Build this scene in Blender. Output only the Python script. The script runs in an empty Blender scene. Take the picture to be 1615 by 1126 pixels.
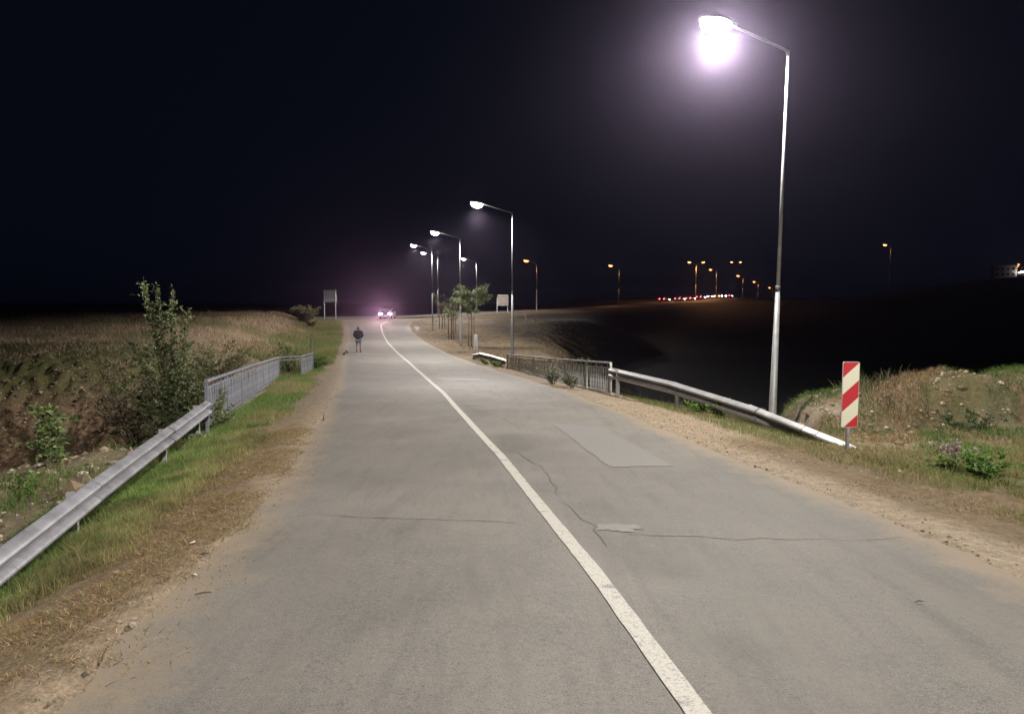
import bpy, math, random
import numpy as np
from mathutils import Vector, Matrix
random.seed(7)
rng = np.random.default_rng(11)
S = bpy.context.scene
COL = S.collection
PI = math.pi

# ------------------------------------------------------------------ camera, sky, exposure
cam_d = bpy.data.cameras.new('camera'); cam = bpy.data.objects.new('camera', cam_d); COL.objects.link(cam)
cam_d.sensor_width = 36.0; cam_d.lens = 36.0 * 1130 / 1615
cam_d.clip_start = 0.05; cam_d.clip_end = 5000
cam.location = (0, 0, 1.65)
cam.rotation_euler = (PI / 2 - math.atan(88 / 1130), 0, 0)
S.camera = cam
W = bpy.data.worlds.new('World'); S.world = W; W.use_nodes = True
bg = W.node_tree.nodes['Background']
bg.inputs[0].default_value = (0.0015, 0.0026, 0.0058, 1); bg.inputs[1].default_value = 1.0
S.view_settings.view_transform = 'Standard'; S.view_settings.look = 'None'
S.view_settings.exposure = 0.0; S.view_settings.gamma = 1.0
S.cycles.volume_bounces = 0
S.cycles.max_bounces = 5
S.cycles.diffuse_bounces = 3
S.cycles.glossy_bounces = 2
S.cycles.transparent_max_bounces = 6
S.cycles.caustics_reflective = False; S.cycles.caustics_refractive = False
S.cycles.sample_clamp_indirect = 3.0
LAMP_POWER = 4500.0

# ------------------------------------------------------------------ small helpers
def smooth(t):
    t = np.clip(t, 0, 1); return t * t * (3 - 2 * t)

_T = rng.random((256, 256))
def vnoise(x, y):
    xi = np.floor(x).astype(int); yi = np.floor(y).astype(int)
    fx = smooth(x - xi); fy = smooth(y - yi)
    a = _T[xi & 255, yi & 255]; b = _T[(xi + 1) & 255, yi & 255]
    c = _T[xi & 255, (yi + 1) & 255]; d = _T[(xi + 1) & 255, (yi + 1) & 255]
    return (a * (1 - fx) + b * fx) * (1 - fy) + (c * (1 - fx) + d * fx) * fy
def fbm(x, y, s, o=4):
    x = np.asarray(x, float); y = np.asarray(y, float)
    r = 0; a = 0.5; t = 0
    for k in range(o):
        r = r + a * vnoise(x * s + 17.3 * k + 100, y * s - 9.1 * k + 100); t += a; a *= .5; s *= 2.03
    return r / t

def tag(o, label=None, cat=None, group=None, kind=None):
    if label: o['label'] = label
    if cat: o['category'] = cat
    if group: o['group'] = group
    if kind: o['kind'] = kind
    return o

def link(name, me, mats, parent=None):
    o = bpy.data.objects.new(name, me); COL.objects.link(o)
    if mats is not None and len(me.materials) == 0:
        for m in (mats if isinstance(mats, (list, tuple)) else [mats]): me.materials.append(m)
    if parent is not None: o.parent = parent
    return o

def empty(name, loc, rz=0.0, **k):
    o = bpy.data.objects.new(name, None); COL.objects.link(o)
    o.location = loc; o.rotation_euler = (0, 0, rz); o.empty_display_size = .2
    return tag(o, **k)

def copy_tree(o, parent=None):
    c = o.copy(); COL.objects.link(c)
    if parent is not None: c.parent = parent
    for ch in [q for q in o.children]: copy_tree(ch, c)
    return c

def np_mesh(name, V, F, mat, cols=None, parent=None, smooth_=False, uv=None):
    """V (n,3), F (m,3) or (m,4) int"""
    me = bpy.data.meshes.new(name)
    V = np.asarray(V, np.float32); F = np.asarray(F, np.int32); k = F.shape[1]
    me.vertices.add(len(V)); me.vertices.foreach_set('co', V.ravel())
    me.loops.add(F.size); me.loops.foreach_set('vertex_index', F.ravel())
    me.polygons.add(len(F))
    me.polygons.foreach_set('loop_start', np.arange(len(F), dtype=np.int32) * k)
    me.polygons.foreach_set('loop_total', np.full(len(F), k, np.int32))
    me.polygons.foreach_set('use_smooth', np.full(len(F), smooth_))
    me.update(calc_edges=True)
    if cols is not None:
        a = me.color_attributes.new('Col', 'FLOAT_COLOR', 'POINT')
        c = np.ones((len(V), 4), np.float32); c[:, :3] = cols
        a.data.foreach_set('color', c.ravel())
    return link(name, me, mat, parent)

class MB:
    def __init__(s): s.v = []; s.f = []; s.m = []; s.mi = 0
    def add(s, vs, fs):
        n = len(s.v); s.v += [tuple(p) for p in vs]; s.f += [tuple(i + n for i in f) for f in fs]; s.m += [s.mi] * len(fs); return s
    def box(s, c, d, rz=0.0, taper=1.0, M=None):
        x, y, z = d[0] / 2, d[1] / 2, d[2] / 2; vs = []
        for k in (-1, 1):
            t = taper if k > 0 else 1
            for a, b in ((-1, -1), (1, -1), (1, 1), (-1, 1)): vs.append(Vector((a * x * t, b * y * t, k * z)))
        R = Matrix.Rotation(rz, 3, 'Z') if M is None else M
        vs = [R @ p + Vector(c) for p in vs]
        return s.add(vs, [(3, 2, 1, 0), (4, 5, 6, 7), (0, 1, 5, 4), (1, 2, 6, 5), (2, 3, 7, 6), (3, 0, 4, 7)])
    def tube(s, pts, rad, seg=8, cap=True):
        pts = [Vector(p) for p in pts]; n = len(pts)
        rad = rad if isinstance(rad, (list, tuple)) else [rad] * n
        vs = []; up = Vector((0, 0, 1))
        for i, p in enumerate(pts):
            t = (pts[min(i + 1, n - 1)] - pts[max(i - 1, 0)])
            if t.length < 1e-9: t = Vector((0, 0, 1))
            t.normalize()
            a = t.cross(up if abs(t.z) < .9 else Vector((1, 0, 0))).normalized(); b = t.cross(a)
            for k in range(seg):
                w = 2 * PI * k / seg; vs.append(p + (a * math.cos(w) + b * math.sin(w)) * rad[i])
        fs = []
        for i in range(n - 1):
            for k in range(seg):
                k2 = (k + 1) % seg; fs.append((i * seg + k, i * seg + k2, (i + 1) * seg + k2, (i + 1) * seg + k))
        if cap: fs.append(tuple(range(seg - 1, -1, -1))); fs.append(tuple(range((n - 1) * seg, n * seg)))
        return s.add(vs, fs)
    def loft(s, rings, cap=True):
        n = len(rings[0]); vs = [p for r in rings for p in r]; fs = []
        for i in range(len(rings) - 1):
            for k in range(n):
                k2 = (k + 1) % n; fs.append((i * n + k, i * n + k2, (i + 1) * n + k2, (i + 1) * n + k))
        if cap: fs.append(tuple(range(n - 1, -1, -1))); fs.append(tuple(range((len(rings) - 1) * n, len(rings) * n)))
        return s.add(vs, fs)
    def prism(s, poly, a, b, axis='y'):
        """poly in 2D extruded from a to b along axis"""
        def P(p, t): return (t, p[0], p[1]) if axis == 'x' else (p[0], t, p[1]) if axis == 'y' else (p[0], p[1], t)
        n = len(poly); vs = [P(p, a) for p in poly] + [P(p, b) for p in poly]
        fs = [tuple(range(n - 1, -1, -1)), tuple(range(n, 2 * n))] + [(i, (i + 1) % n, n + (i + 1) % n, n + i) for i in range(n)]
        return s.add(vs, fs)
    def mesh(s, name, sm=False):
        me = bpy.data.meshes.new(name); me.from_pydata(s.v, [], s.f)
        if sm: me.polygons.foreach_set('use_smooth', [True] * len(me.polygons))
        if any(s.m): me.polygons.foreach_set('material_index', s.m)
        me.update(); return me
    def build(s, name, mat, parent=None, sm=False, bevel=0.0):
        o = link(name, s.mesh(name, sm), mat, parent)
        if bevel:
            b = o.modifiers.new('bevel', 'BEVEL'); b.width = bevel; b.segments = 2; b.limit_method = 'ANGLE'
        return o

# ------------------------------------------------------------------ materials
def M_(name, col, rough=.6, metal=0.0, spec=.5, noise=0.0, nscale=8.0, bump=0.0, bscale=40.0, emit=None, es=0.0, col2=None, detail=6):
    m = bpy.data.materials.new(name); m.use_nodes = True; nt = m.node_tree; b = nt.nodes['Principled BSDF']
    b.inputs['Base Color'].default_value = (*col, 1); b.inputs['Roughness'].default_value = rough
    b.inputs['Metallic'].default_value = metal; b.inputs['Specular IOR Level'].default_value = spec
    tc = nt.nodes.new('ShaderNodeTexCoord')
    if noise or col2:
        n = nt.nodes.new('ShaderNodeTexNoise'); n.inputs['Scale'].default_value = nscale; n.inputs['Detail'].default_value = detail
        n.inputs['Roughness'].default_value = .65
        nt.links.new(tc.outputs['Object'], n.inputs['Vector'])
        r = nt.nodes.new('ShaderNodeValToRGB')
        c2 = col2 if col2 else tuple(c * (1 + noise) for c in col)
        c1 = col if col2 else tuple(c * (1 - noise) for c in col)
        r.color_ramp.elements[0].position = .36; r.color_ramp.elements[1].position = .66
        r.color_ramp.elements[0].color = (*c1, 1); r.color_ramp.elements[1].color = (*c2, 1)
        nt.links.new(n.outputs['Fac'], r.inputs['Fac']); nt.links.new(r.outputs['Color'], b.inputs['Base Color'])
    if bump:
        n = nt.nodes.new('ShaderNodeTexNoise'); n.inputs['Scale'].default_value = bscale; n.inputs['Detail'].default_value = 5
        nt.links.new(tc.outputs['Object'], n.inputs['Vector'])
        bp = nt.nodes.new('ShaderNodeBump'); bp.inputs['Strength'].default_value = bump; bp.inputs['Distance'].default_value = .01
        nt.links.new(n.outputs['Fac'], bp.inputs['Height']); nt.links.new(bp.outputs['Normal'], b.inputs['Normal'])
    if emit:
        b.inputs['Emission Color'].default_value = (*emit, 1); b.inputs['Emission Strength'].default_value = es
    return m

def M_attr(name, rough=.85, fine=None, bump=0.0, bscale=30.0, dist=.02, trans=0.0, spec=.25):
    """colour from the mesh's own colour attribute, broken up by fine noise"""
    m = bpy.data.materials.new(name); m.use_nodes = True; nt = m.node_tree; b = nt.nodes['Principled BSDF']
    b.inputs['Roughness'].default_value = rough; b.inputs['Specular IOR Level'].default_value = spec
    a = nt.nodes.new('ShaderNodeVertexColor'); a.layer_name = 'Col'
    out = a.outputs['Color']
    tc = nt.nodes.new('ShaderNodeTexCoord')
    for (sc, lo, hi, p0, p1) in (fine or []):
        n = nt.nodes.new('ShaderNodeTexNoise'); n.inputs['Scale'].default_value = sc; n.inputs['Detail'].default_value = 5; n.inputs['Roughness'].default_value = .7
        nt.links.new(tc.outputs['Object'], n.inputs['Vector'])
        mr = nt.nodes.new('ShaderNodeMapRange'); mr.inputs[1].default_value = p0; mr.inputs[2].default_value = p1
        mr.inputs[3].default_value = lo; mr.inputs[4].default_value = hi
        nt.links.new(n.outputs['Fac'], mr.inputs[0])
        mx = nt.nodes.new('ShaderNodeVectorMath'); mx.operation = 'SCALE'
        nt.links.new(out, mx.inputs[0]); nt.links.new(mr.outputs[0], mx.inputs['Scale']); out = mx.outputs[0]
    nt.links.new(out, b.inputs['Base Color'])
    if bump:
        n = nt.nodes.new('ShaderNodeTexNoise'); n.inputs['Scale'].default_value = bscale; n.inputs['Detail'].default_value = 7
        nt.links.new(tc.outputs['Object'], n.inputs['Vector'])
        bp = nt.nodes.new('ShaderNodeBump'); bp.inputs['Strength'].default_value = bump; bp.inputs['Distance'].default_value = dist
        nt.links.new(n.outputs['Fac'], bp.inputs['Height']); nt.links.new(bp.outputs['Normal'], b.inputs['Normal'])
    if trans:
        t = nt.nodes.new('ShaderNodeBsdfTranslucent'); nt.links.new(out, t.inputs['Color'])
        mix = nt.nodes.new('ShaderNodeMixShader'); mix.inputs[0].default_value = trans
        nt.links.new(b.outputs[0], mix.inputs[1]); nt.links.new(t.outputs[0], mix.inputs[2])
        nt.links.new(mix.outputs[0], nt.nodes['Material Output'].inputs['Surface'])
    return m

def M_emit(name, col, s):
    m = bpy.data.materials.new(name); m.use_nodes = True; nt = m.node_tree; nt.nodes.clear()
    e = nt.nodes.new('ShaderNodeEmission'); e.inputs[0].default_value = (*col, 1); e.inputs[1].default_value = s
    o = nt.nodes.new('ShaderNodeOutputMaterial'); nt.links.new(e.outputs[0], o.inputs[0]); return m

m_ground = M_attr('ground_soil', .95, [(9.0, .72, 1.25, .35, .68), (55.0, .7, 1.3, .35, .65)], bump=.6, bscale=14.0, dist=.04)
m_grass = M_attr('grass_blades', .8, trans=.25)
m_leaf = M_attr('leaves', .55, trans=.3, spec=.4)
m_rock = M_attr('rubble_stone', .9, [(30.0, .75, 1.25, .35, .65)], bump=.5, bscale=40.0)
m_bark = M_('bark', (.10, .08, .06), .9, noise=.35, nscale=30, bump=.6, bscale=60)
m_stem = M_('green_stem', (.12, .13, .06), .8, noise=.3, nscale=20)
m_galv = M_('galvanised_steel', (.34, .34, .36), .45, metal=.25, noise=.16, nscale=5, bump=.15, bscale=25)
m_rail_dull = M_('weathered_galvanised_steel', (.20, .20, .225), .5, metal=.3, noise=.28, nscale=3.5, bump=.25, bscale=18)
m_pole = M_('lamp_pole_steel', (.27, .28, .29), .5, metal=.3, noise=.15, nscale=9)
m_dark = M_('dark_steel', (.07, .07, .07), .6, metal=.3, noise=.2)
m_railing = M_('railing_grey_paint', (.165, .17, .205), .55, noise=.3, nscale=7, bump=.3, bscale=30)
m_railing_d = M_('railing_worn_steel', (.43, .44, .45), .7, noise=.35, nscale=9, bump=.3, bscale=30)
m_conc = M_('weathered_concrete', (.25, .235, .21), .9, noise=.3, nscale=6, bump=.8, bscale=20)
m_head = M_('lamp_housing', (.3, .3, .32), .5, metal=.3)
m_lens_w = M_emit('lamp_lens_white', (1.0, .96, .94), 20)
m_lens_o = M_emit('lamp_lens_sodium', (1.0, .40, .13), 5)
m_stake = M_('timber_stake', (.13, .09, .06), .9, noise=.3, nscale=25, bump=.4)

# ------------------------------------------------------------------ layout of the road (metres)
RY = [-60, 0, 5, 10, 20, 30, 40, 48, 60, 70, 84, 100, 110, 150, 400]
RZ = [3.0, 0, -.265, -.52, -1.0, -1.40, -1.65, -1.77, -1.8, -1.65, -1.3, -.85, -.72, -.5, -.5]
def zr(y):  # softened profile
    return sum(np.interp(np.asarray(y, float) + d, RY, RZ) for d in (-2.5, -1.2, 0, 1.2, 2.5)) / 5
LX = ([-40, 3, 4, 5.1, 6, 7.4, 10.1, 13.9, 18.8, 24.5, 29.9, 37, 44.85, 52, 60, 69, 78, 86, 92.85, 100, 104], [-2.9, -2.06, -2.19, -2.3, -2.36, -2.55, -3.07, -3.83, -4.82, -5.95, -7.15, -8.8, -10.5, -12.1, -13.8, -15.8, -17.9, -19.9, -21.6, -24.5, -28])
CX = ([-40, 3, 3.9, 5, 5.6, 7.15, 9.9, 13.4, 20.8, 29, 37.8, 46.9, 60, 73, 85, 92.85], [4, .82, .71, .57, .48, .25, -.16, -.76, -2.0, -3.62, -5.45, -7.5, -10.45, -13.2, -15.55, -16.6])
RX = ([-40, 4.9, 5.8, 7, 8.7, 10.7, 15, 21.25, 28.2, 33.8, 43.6, 53.2, 64, 78, 88, 94, 98, 101, 104], [5.6, 3.6, 3.52, 3.4, 3.22, 3.0, 2.59, 1.75, .4, -1.0, -3.4, -5.6, -8.1, -11.0, -12.6, -12.9, -12, -10, -7])
def xl(y): return np.interp(y, *LX)
def xr(y): return np.interp(y, *RX)
def xc(y): return np.interp(y, *CX)
CROSS = np.array([(-120, 96, -.6), (-60, 100, -.6), (-30, 103.2, -.75), (-15, 106, -.68), (-8, 111, -.4), (0, 120, -.1), (8, 130, 0.05), (26, 158, .6), (39, 185, 1.3), (50, 200, 1.6), (62, 225, 2.5), (92, 290, 3.0), (120, 350, 2.0), (150, 420, .5)])
def cross_near(x, y):
    """distance to the cross road's centre line and its level there"""
    best = np.full(np.shape(x), 1e9); bz = np.zeros(np.shape(x))
    for a, b in zip(CROSS[:-1], CROSS[1:]):
        d = b[:2] - a[:2]; L = d @ d
        t = np.clip(((x - a[0]) * d[0] + (y - a[1]) * d[1]) / L, 0, 1)
        q = np.hypot(x - a[0] - t * d[0], y - a[1] - t * d[1]); z = a[2] + t * (b[2] - a[2])
        m = q < best; best = np.where(m, q, best); bz = np.where(m, z, bz)
    return best, bz
RIDGE = ([5.9, 6.3, 6.8, 7.8, 8.7, 9.5, 10.1, 10.7, 11.4, 16, 30], [-1.5, -1.0, -.62, -.34, -.18, -.06, .10, -.02, .06, .15, .5])
def ground(x, y, detail=True):
    x = np.asarray(x, float); y = np.asarray(y, float)
    base = zr(np.minimum(y, 104)); dl = xl(y) - x; dr = x - xr(y)
    # left: verge, field, ditch
    slope = np.interp(y, [0, 6.5, 10, 14, 30, 60], [.32, .30, .20, .13, .06, .04])
    verge = base - slope * np.clip(dl - .3, 0, 5.5)
    plat = .1 + .25 * (fbm(x, y, .06) - .5) - .0 * y
    fl = smooth((dl - 1.9) / 7.0) * smooth((y - 20) / 8)
    zl = verge * (1 - fl) + plat * fl
    c = y - (21.3 + .33 * (x + 8))
    wch = np.where(c < 0, smooth((-c - 2.2) / 6.3), smooth((c - 1.5) / 3.6))
    wch = 1 - (1 - wch) * smooth((dl - 2.25) / 1.1)
    zl = zl * wch + (-3.4) * (1 - wch)
    # right: verge, valley, mound
    b2 = base - .045 * np.clip(dr, 0, 5)
    rd = np.interp(y, [0, 11, 13, 17, 20.5, 34, 40, 46, 60, 90, 130], [3.2, 3.2, 2.3, 2.0, 1.25, 1.3, 3, 6, 9, 14, 20])
    wide = np.interp(y, [30, 45, 90], [4.5, 9, 14])
    v = smooth((dr - rd) / wide) * smooth((y - 12.8) / 3.0)
    floor_ = np.interp(y, [0, 30, 80, 160, 185, 225, 290, 350, 420, 900, 2000], [-9, -9, -8, -2, 1.0, 2.3, 2.9, 1.9, .4, -4, -10])
    zrt = b2 * (1 - v) + floor_ * v
    tY = smooth((y - 11.6) / 4.2) * (1 - smooth((y - 16.3) / 6))
    tX = smooth((x - 5.6) / 1.0)
    zrt = zrt * (1 - tY * tX) + np.interp(x, *RIDGE) * tY * tX
    zrt = zrt + smooth((x - 7) / 6) * .12 * (1 - smooth((y - 10) / 4))
    z = np.where(dl > 0, zl, np.where(dr > 0, zrt, base))
    # beyond the field and the cross road
    far_l = smooth((y - 100) / 25)
    z = np.where(x < 2, z * (1 - far_l) + (-4.0) * far_l, z)
    a = x / np.maximum(y, 1)
    z = z + smooth((a - .42) / .33) * np.clip(y - 120, 0, 500) / 280 * 15
    q, cz = cross_near(x, y)
    wq = 1 - smooth((q - 5.5) / 9)
    cap = np.where(y > 90, 1, smooth((y - 93) / 6))
    z = z * (1 - wq * cap) + (cz - .03) * wq * cap
    inroad = (dl < 0) & (dr < 0) & (y < 103)
    if detail:
        amp_l = smooth((dl - .1) / 1.2) * .05 + smooth((dl - 2.4) / 1.5) * .13 * smooth((24 - y) / 8 + .5)
        amp_r = smooth((dr - .1) / 1.2) * .035 + tY * tX * .17
        amp = np.where(dl > 0, amp_l, np.where(dr > 0, amp_r, 0))
        z = z + amp * (fbm(x, y, 1.3, 5) - .5) * 2
        z = z + np.where((dl > 0) | (dr > 0), .02, 0) * (fbm(x, y, 9, 2) - .5) * 2 * (np.minimum(np.abs(dl), np.abs(dr)) > 0)
        bank = (dl > 2.6) & (np.abs(c) < 7)
        z = z + np.where(bank, .30, 0) * (fbm(x + 3, y, 4.5, 4) - .5) * 2
    edge = np.where(dl > 0, dl, np.where(dr > 0, dr, 0))
    z = np.where(inroad, z - .06, z - .014 * (1 - smooth(edge / .35)) * (y < 103))
    return z
def gz(x, y): return float(ground(np.array([x]), np.array([y]))[0])

# ------------------------------------------------------------------ ground sheet
def axis(segs):
    out = [segs[0][0]]
    for a, b, n in segs:
        out += list(np.linspace(a, b, n + 1)[1:])
    return np.array(out)
gx = axis([(-1500, -200, 10), (-200, -60, 35), (-60, -26, 85), (-26, -12, 130), (-12, 14, 290), (14, 40, 70), (40, 200, 60), (200, 1500, 26)])
gy = axis([(-300, -30, 12), (-30, 0, 30), (0, 4, 30), (4, 34, 330), (34, 60, 100), (60, 125, 130), (125, 260, 60), (260, 520, 40), (520, 2500, 24)])
GX, GY = np.meshgrid(gx, gy)
GZ = ground(GX, GY)
def soil_colour(x, y):
    n1 = fbm(x, y, .5); n2 = fbm(x + 40, y, 2.2); n3 = fbm(x - 11, y + 5, .16)
    dl = xl(y) - x; dr = x - xr(y); c = y - (21.3 + .33 * (x + 8))
    sand = np.array([.225, .18, .13]); dirt = np.array([.165, .115, .075]); dry = np.array([.20, .150, .092]); green = np.array([.060, .085, .028])
    olive = np.array([.085, .085, .035]); dark = np.array([.075, .06, .042]); pale = np.array([.30, .25, .19]); field = np.array([.21, .16, .11])
    def mix(a, b, t): t = np.clip(t, 0, 1)[..., None]; return a * (1 - t) + b * t
    col = np.ones(np.shape(x) + (3,)) * dirt
    # left verge
    L = mix(np.ones_like(col) * mix(np.ones_like(col) * dry, dirt, n2 * 1.6 - .4), olive, smooth((dl - .9 + (n1 - .5) * 1.6) / .9))
    L = mix(L, sand, (1 - smooth(dl / .55)) * (.35 + .6 * n2))
    L = mix(L, sand * .9, smooth((y - 12) / 6) * (1 - smooth((dl - .5 + (n1 - .5)) / .8)) * .8)
    fieldc = mix(np.ones_like(col) * field, dry * 1.1, n1 * 2 - .6); fieldc = mix(fieldc, olive, smooth((n3 - .55) / .10) * .5)
    L = mix(L, fieldc, smooth((dl - 3) / 2) * smooth((y - 27) / 4))
    bank = mix(np.ones_like(col) * dirt * .62, dirt * 1.3, smooth((n2 - .35) / .3)); bank = mix(bank, dark, smooth((n1 - .5) / .2) * .6)
    L = mix(L, bank, smooth((dl - 2.5) / .8) * smooth((5.5 - np.abs(c + .5)) / 1.5))
    L = mix(L, sand * .85, smooth((dl - 2.9) / .8) * smooth((-c - 5.0) / 2) * .7)
    # right verge
    R = mix(np.ones_like(col) * sand * 1.15, dry * 1.2, smooth((n2 - .5) / .15) * .5)
    R = mix(R, pale, smooth((n1 - .45) / .2) * .45)
    R = mix(R, dry * .75, smooth((12.8 - y) / 2.0) * smooth((dr - .35 + (n1 - .5) * .8) / .6))
    R = mix(R, olive * 1.1, smooth((11.5 - y) / 2.5) * smooth((dr - 2.3 + (n1 - .5) * 1.5) / .9) * .8)
    mound = mix(np.ones_like(col) * dirt * .85, pale * .62, smooth((n2 - .45) / .2)); mound = mix(mound, olive * .8, smooth((n1 - .47) / .1) * .8)
    R = mix(R, mound, smooth((y - 11.8) / 1.2) * smooth((dr - 2.6) / .8) * smooth((22 - y) / 3))
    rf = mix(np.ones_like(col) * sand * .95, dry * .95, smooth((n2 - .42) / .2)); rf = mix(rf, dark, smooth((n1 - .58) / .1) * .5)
    rf = mix(rf, np.array([.035, .031, .024]), smooth((dr - 5.5 - 2.5 * n1) / 5))  # right field fades to dark: loss of lamp light put into the colour
    R = mix(R, rf, smooth((y - 32) / 4)); R = mix(R, dark * .5, smooth((dr - 2.5) / 2) * smooth((y - 19) / 3) * smooth((36 - y) / 4))  # slope behind the railing coloured dark to look unlit
    R = mix(R, np.array([.010, .011, .012]), smooth((-2.6 - ground(x, y, False)) / 1.5) * (y > 13))  # valley floor blackened in the colour so it reads as unshone night ground
    col = np.where((dl > 0)[..., None], L, np.where((dr > 0)[..., None], R, np.ones_like(col) * sand))
    col = mix(col, np.ones_like(col) * np.array([.028, .026, .022]), smooth((y - 100) / 10) * (1 - .0))  # far ground darkened too, night darkness painted into the soil colour
    q, _ = cross_near(x, y)
    col = mix(col, np.ones_like(col) * np.array([.22, .17, .11]), smooth((9.5 - q) / 3) * (y > 90) * .6)
    return col
nY, nX = GX.shape
idx = np.arange(nY * nX).reshape(nY, nX)
F = np.stack([idx[:-1, :-1], idx[:-1, 1:], idx[1:, 1:], idx[1:, :-1]], -1).reshape(-1, 4)
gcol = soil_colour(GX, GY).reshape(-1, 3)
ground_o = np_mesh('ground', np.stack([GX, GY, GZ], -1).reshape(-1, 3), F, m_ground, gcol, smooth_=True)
tag(ground_o, kind='structure')

# ------------------------------------------------------------------ road
def road_material():
    m = bpy.data.materials.new('asphalt'); m.use_nodes = True; nt = m.node_tree; b = nt.nodes['Principled BSDF']
    L = nt.links.new; tc = nt.nodes.new('ShaderNodeTexCoord')
    b.inputs['Roughness'].default_value = .78; b.inputs['Specular IOR Level'].default_value = .35
    def noise(sc, det=5, rough=.6, vec=None):
        n = nt.nodes.new('ShaderNodeTexNoise'); n.inputs['Scale'].default_value = sc; n.inputs['Detail'].default_value = det; n.inputs['Roughness'].default_value = rough
        L(vec or tc.outputs['Object'], n.inputs['Vector']); return n.outputs['Fac']
    def rng_(f, a, b_, lo, hi):
        r = nt.nodes.new('ShaderNodeMapRange'); r.inputs[1].default_value = a; r.inputs[2].default_value = b_; r.inputs[3].default_value = lo; r.inputs[4].default_value = hi
        L(f, r.inputs[0]); return r.outputs[0]
    def math_(op, a, b_):
        q = nt.nodes.new('ShaderNodeMath'); q.operation = op
        for i, v in enumerate((a, b_)):
            if isinstance(v, (int, float)): q.inputs[i].default_value = v
            else: L(v, q.inputs[i])
        return q.outputs[0]
    def mixc(f, a, b_):
        q = nt.nodes.new('ShaderNodeMix'); q.data_type = 'RGBA'
        if isinstance(f, (int, float)): q.inputs[0].default_value = f
        else: L(f, q.inputs[0])
        for i, v in ((6, a), (7, b_)):
            if isinstance(v, tuple): q.inputs[i].default_value = (*v, 1)
            else: L(v, q.inputs[i])
        return q.outputs[2]
    at = nt.nodes.new('ShaderNodeVertexColor'); at.layer_name = 'Col'
    sp = nt.nodes.new('ShaderNodeSeparateColor'); L(at.outputs['Color'], sp.inputs[0])   # R: dust, G: wheel track, B: dark stain
    base = mixc(rng_(noise(.55, 6), .38, .62, 0, 1), (.094, .091, .087), (.158, .150, .139))
    base = mixc(rng_(noise(3.2, 5, .7), .4, .7, 0, .55), base, (.165, .155, .140))
    stone = rng_(noise(170, 2, .6), .42, .66, 0, 1)
    base = mixc(math_('MULTIPLY', stone, .7), base, (.27, .255, .23))
    base = mixc(rng_(noise(95, 3, .6), .54, .66, 0, .75), base, (.05, .048, .045))
    base = mixc(rng_(noise(30, 6, .8), .52, .70, 0, .65), base, (.26, .245, .22))
    base = mixc(rng_(noise(21, 6, .8), .52, .70, 0, .55), base, (.055, .053, .05))
    v = nt.nodes.new('ShaderNodeTexVoronoi'); v.inputs['Scale'].default_value = 2.3; L(tc.outputs['Object'], v.inputs['Vector'])
    spot = rng_(v.outputs['Distance'], .0, .045, 1, 0)
    base = mixc(math_('MULTIPLY', spot, .6), base, (.04, .038, .036))
    mp = nt.nodes.new('ShaderNodeMapping'); mp.inputs['Scale'].default_value = (1, .12, 1); mp.inputs['Rotation'].default_value = (0, 0, .14); L(tc.outputs['Object'], mp.inputs['Vector'])
    base = mixc(rng_(noise(3.5, 4, .6, mp.outputs[0]), .45, .72, 0, .55), base, (.185, .172, .152))
    base = mixc(rng_(noise(6.5, 4, .6, mp.outputs[0]), .5, .75, 0, .4), base, (.075, .073, .07))
    track = math_('MULTIPLY', sp.outputs[1], rng_(noise(1.1, 4), .3, .7, .3, 1))
    base = mixc(math_('MULTIPLY', track, .3), base, (.185, .172, .152))
    base = mixc(math_('MULTIPLY', sp.outputs[2], .55), base, (.075, .073, .07))
    d = math_('ADD', sp.outputs[0], rng_(noise(2.4, 6, .7), .3, .7, -.32, .32))
    d2 = math_('ADD', d, rng_(noise(26, 4, .7), .3, .7, -.15, .15))
    base = mixc(rng_(d2, .32, .95, 0, .85), base, (.25, .20, .145))
    L(base, b.inputs['Base Color'])
    bp = nt.nodes.new('ShaderNodeBump'); bp.inputs['Strength'].default_value = .55; bp.inputs['Distance'].default_value = .006
    L(math_('ADD', noise(140, 3), math_('MULTIPLY', noise(9, 4), 1.2)), bp.inputs['Height']); L(bp.outputs['Normal'], b.inputs['Normal'])
    return m
m_road = road_material()
ry = axis([(-40, 1, 30), (1, 16, 150), (16, 40, 110), (40, 104, 150)])
nt_ = 64
T = np.linspace(0, 1, nt_ + 1)
jl = (fbm(ry * 0 + 5, ry, .9, 4) - .5) * .5; jr = (fbm(ry * 0 + 55, ry, .9, 4) - .5) * .55
XL = xl(ry) - .05 + jl; XR = xr(ry) + .05 + jr
RXX = XL[:, None] * (1 - T) + XR[:, None] * T; RYY = ry[:, None] + 0 * T
crown = .035 * (1 - (2 * T - 1) ** 2)
und = .012 * (fbm(RXX, RYY, .8, 3) - .5)
RZZ = zr(RYY) + crown[None, :] - .03 + und
def road_z(x, y):
    y = float(y); a = float(xl(y)); b = float(xr(y)); t = min(max((x - a) / (b - a), 0), 1)
    return float(zr(y)) + .035 * (1 - (2 * t - 1) ** 2) - .03 + .012 * float(fbm(np.array([x]), np.array([y]), .8, 3)[0] - .5)
eL = RXX - XL[:, None]; eR = XR[:, None] - RXX
dust = np.maximum(1 - eL / np.interp(RYY, [0, 8, 20, 60], [.8, .7, .5, .6]), 1 - eR / np.interp(RYY, [0, 8, 20, 60], [.8, .7, .7, 1.0]))
dust = np.clip(dust, 0, 1)
ctr = RXX - xc(RYY)
track = sum(np.exp(-((ctr - o) / .28) ** 2) for o in (-2.1, -.75, .75, 2.3))
stain = np.exp(-((ctr - .45) / .3) ** 2) * smooth((fbm(RXX, RYY, .7) - .45) / .15) * .7 + smooth((fbm(RXX + 9, RYY, .35) - .54) / .1) * .35
rc = np.stack([dust, np.clip(track, 0, 1), np.clip(stain, 0, 1)], -1).reshape(-1, 3)
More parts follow.
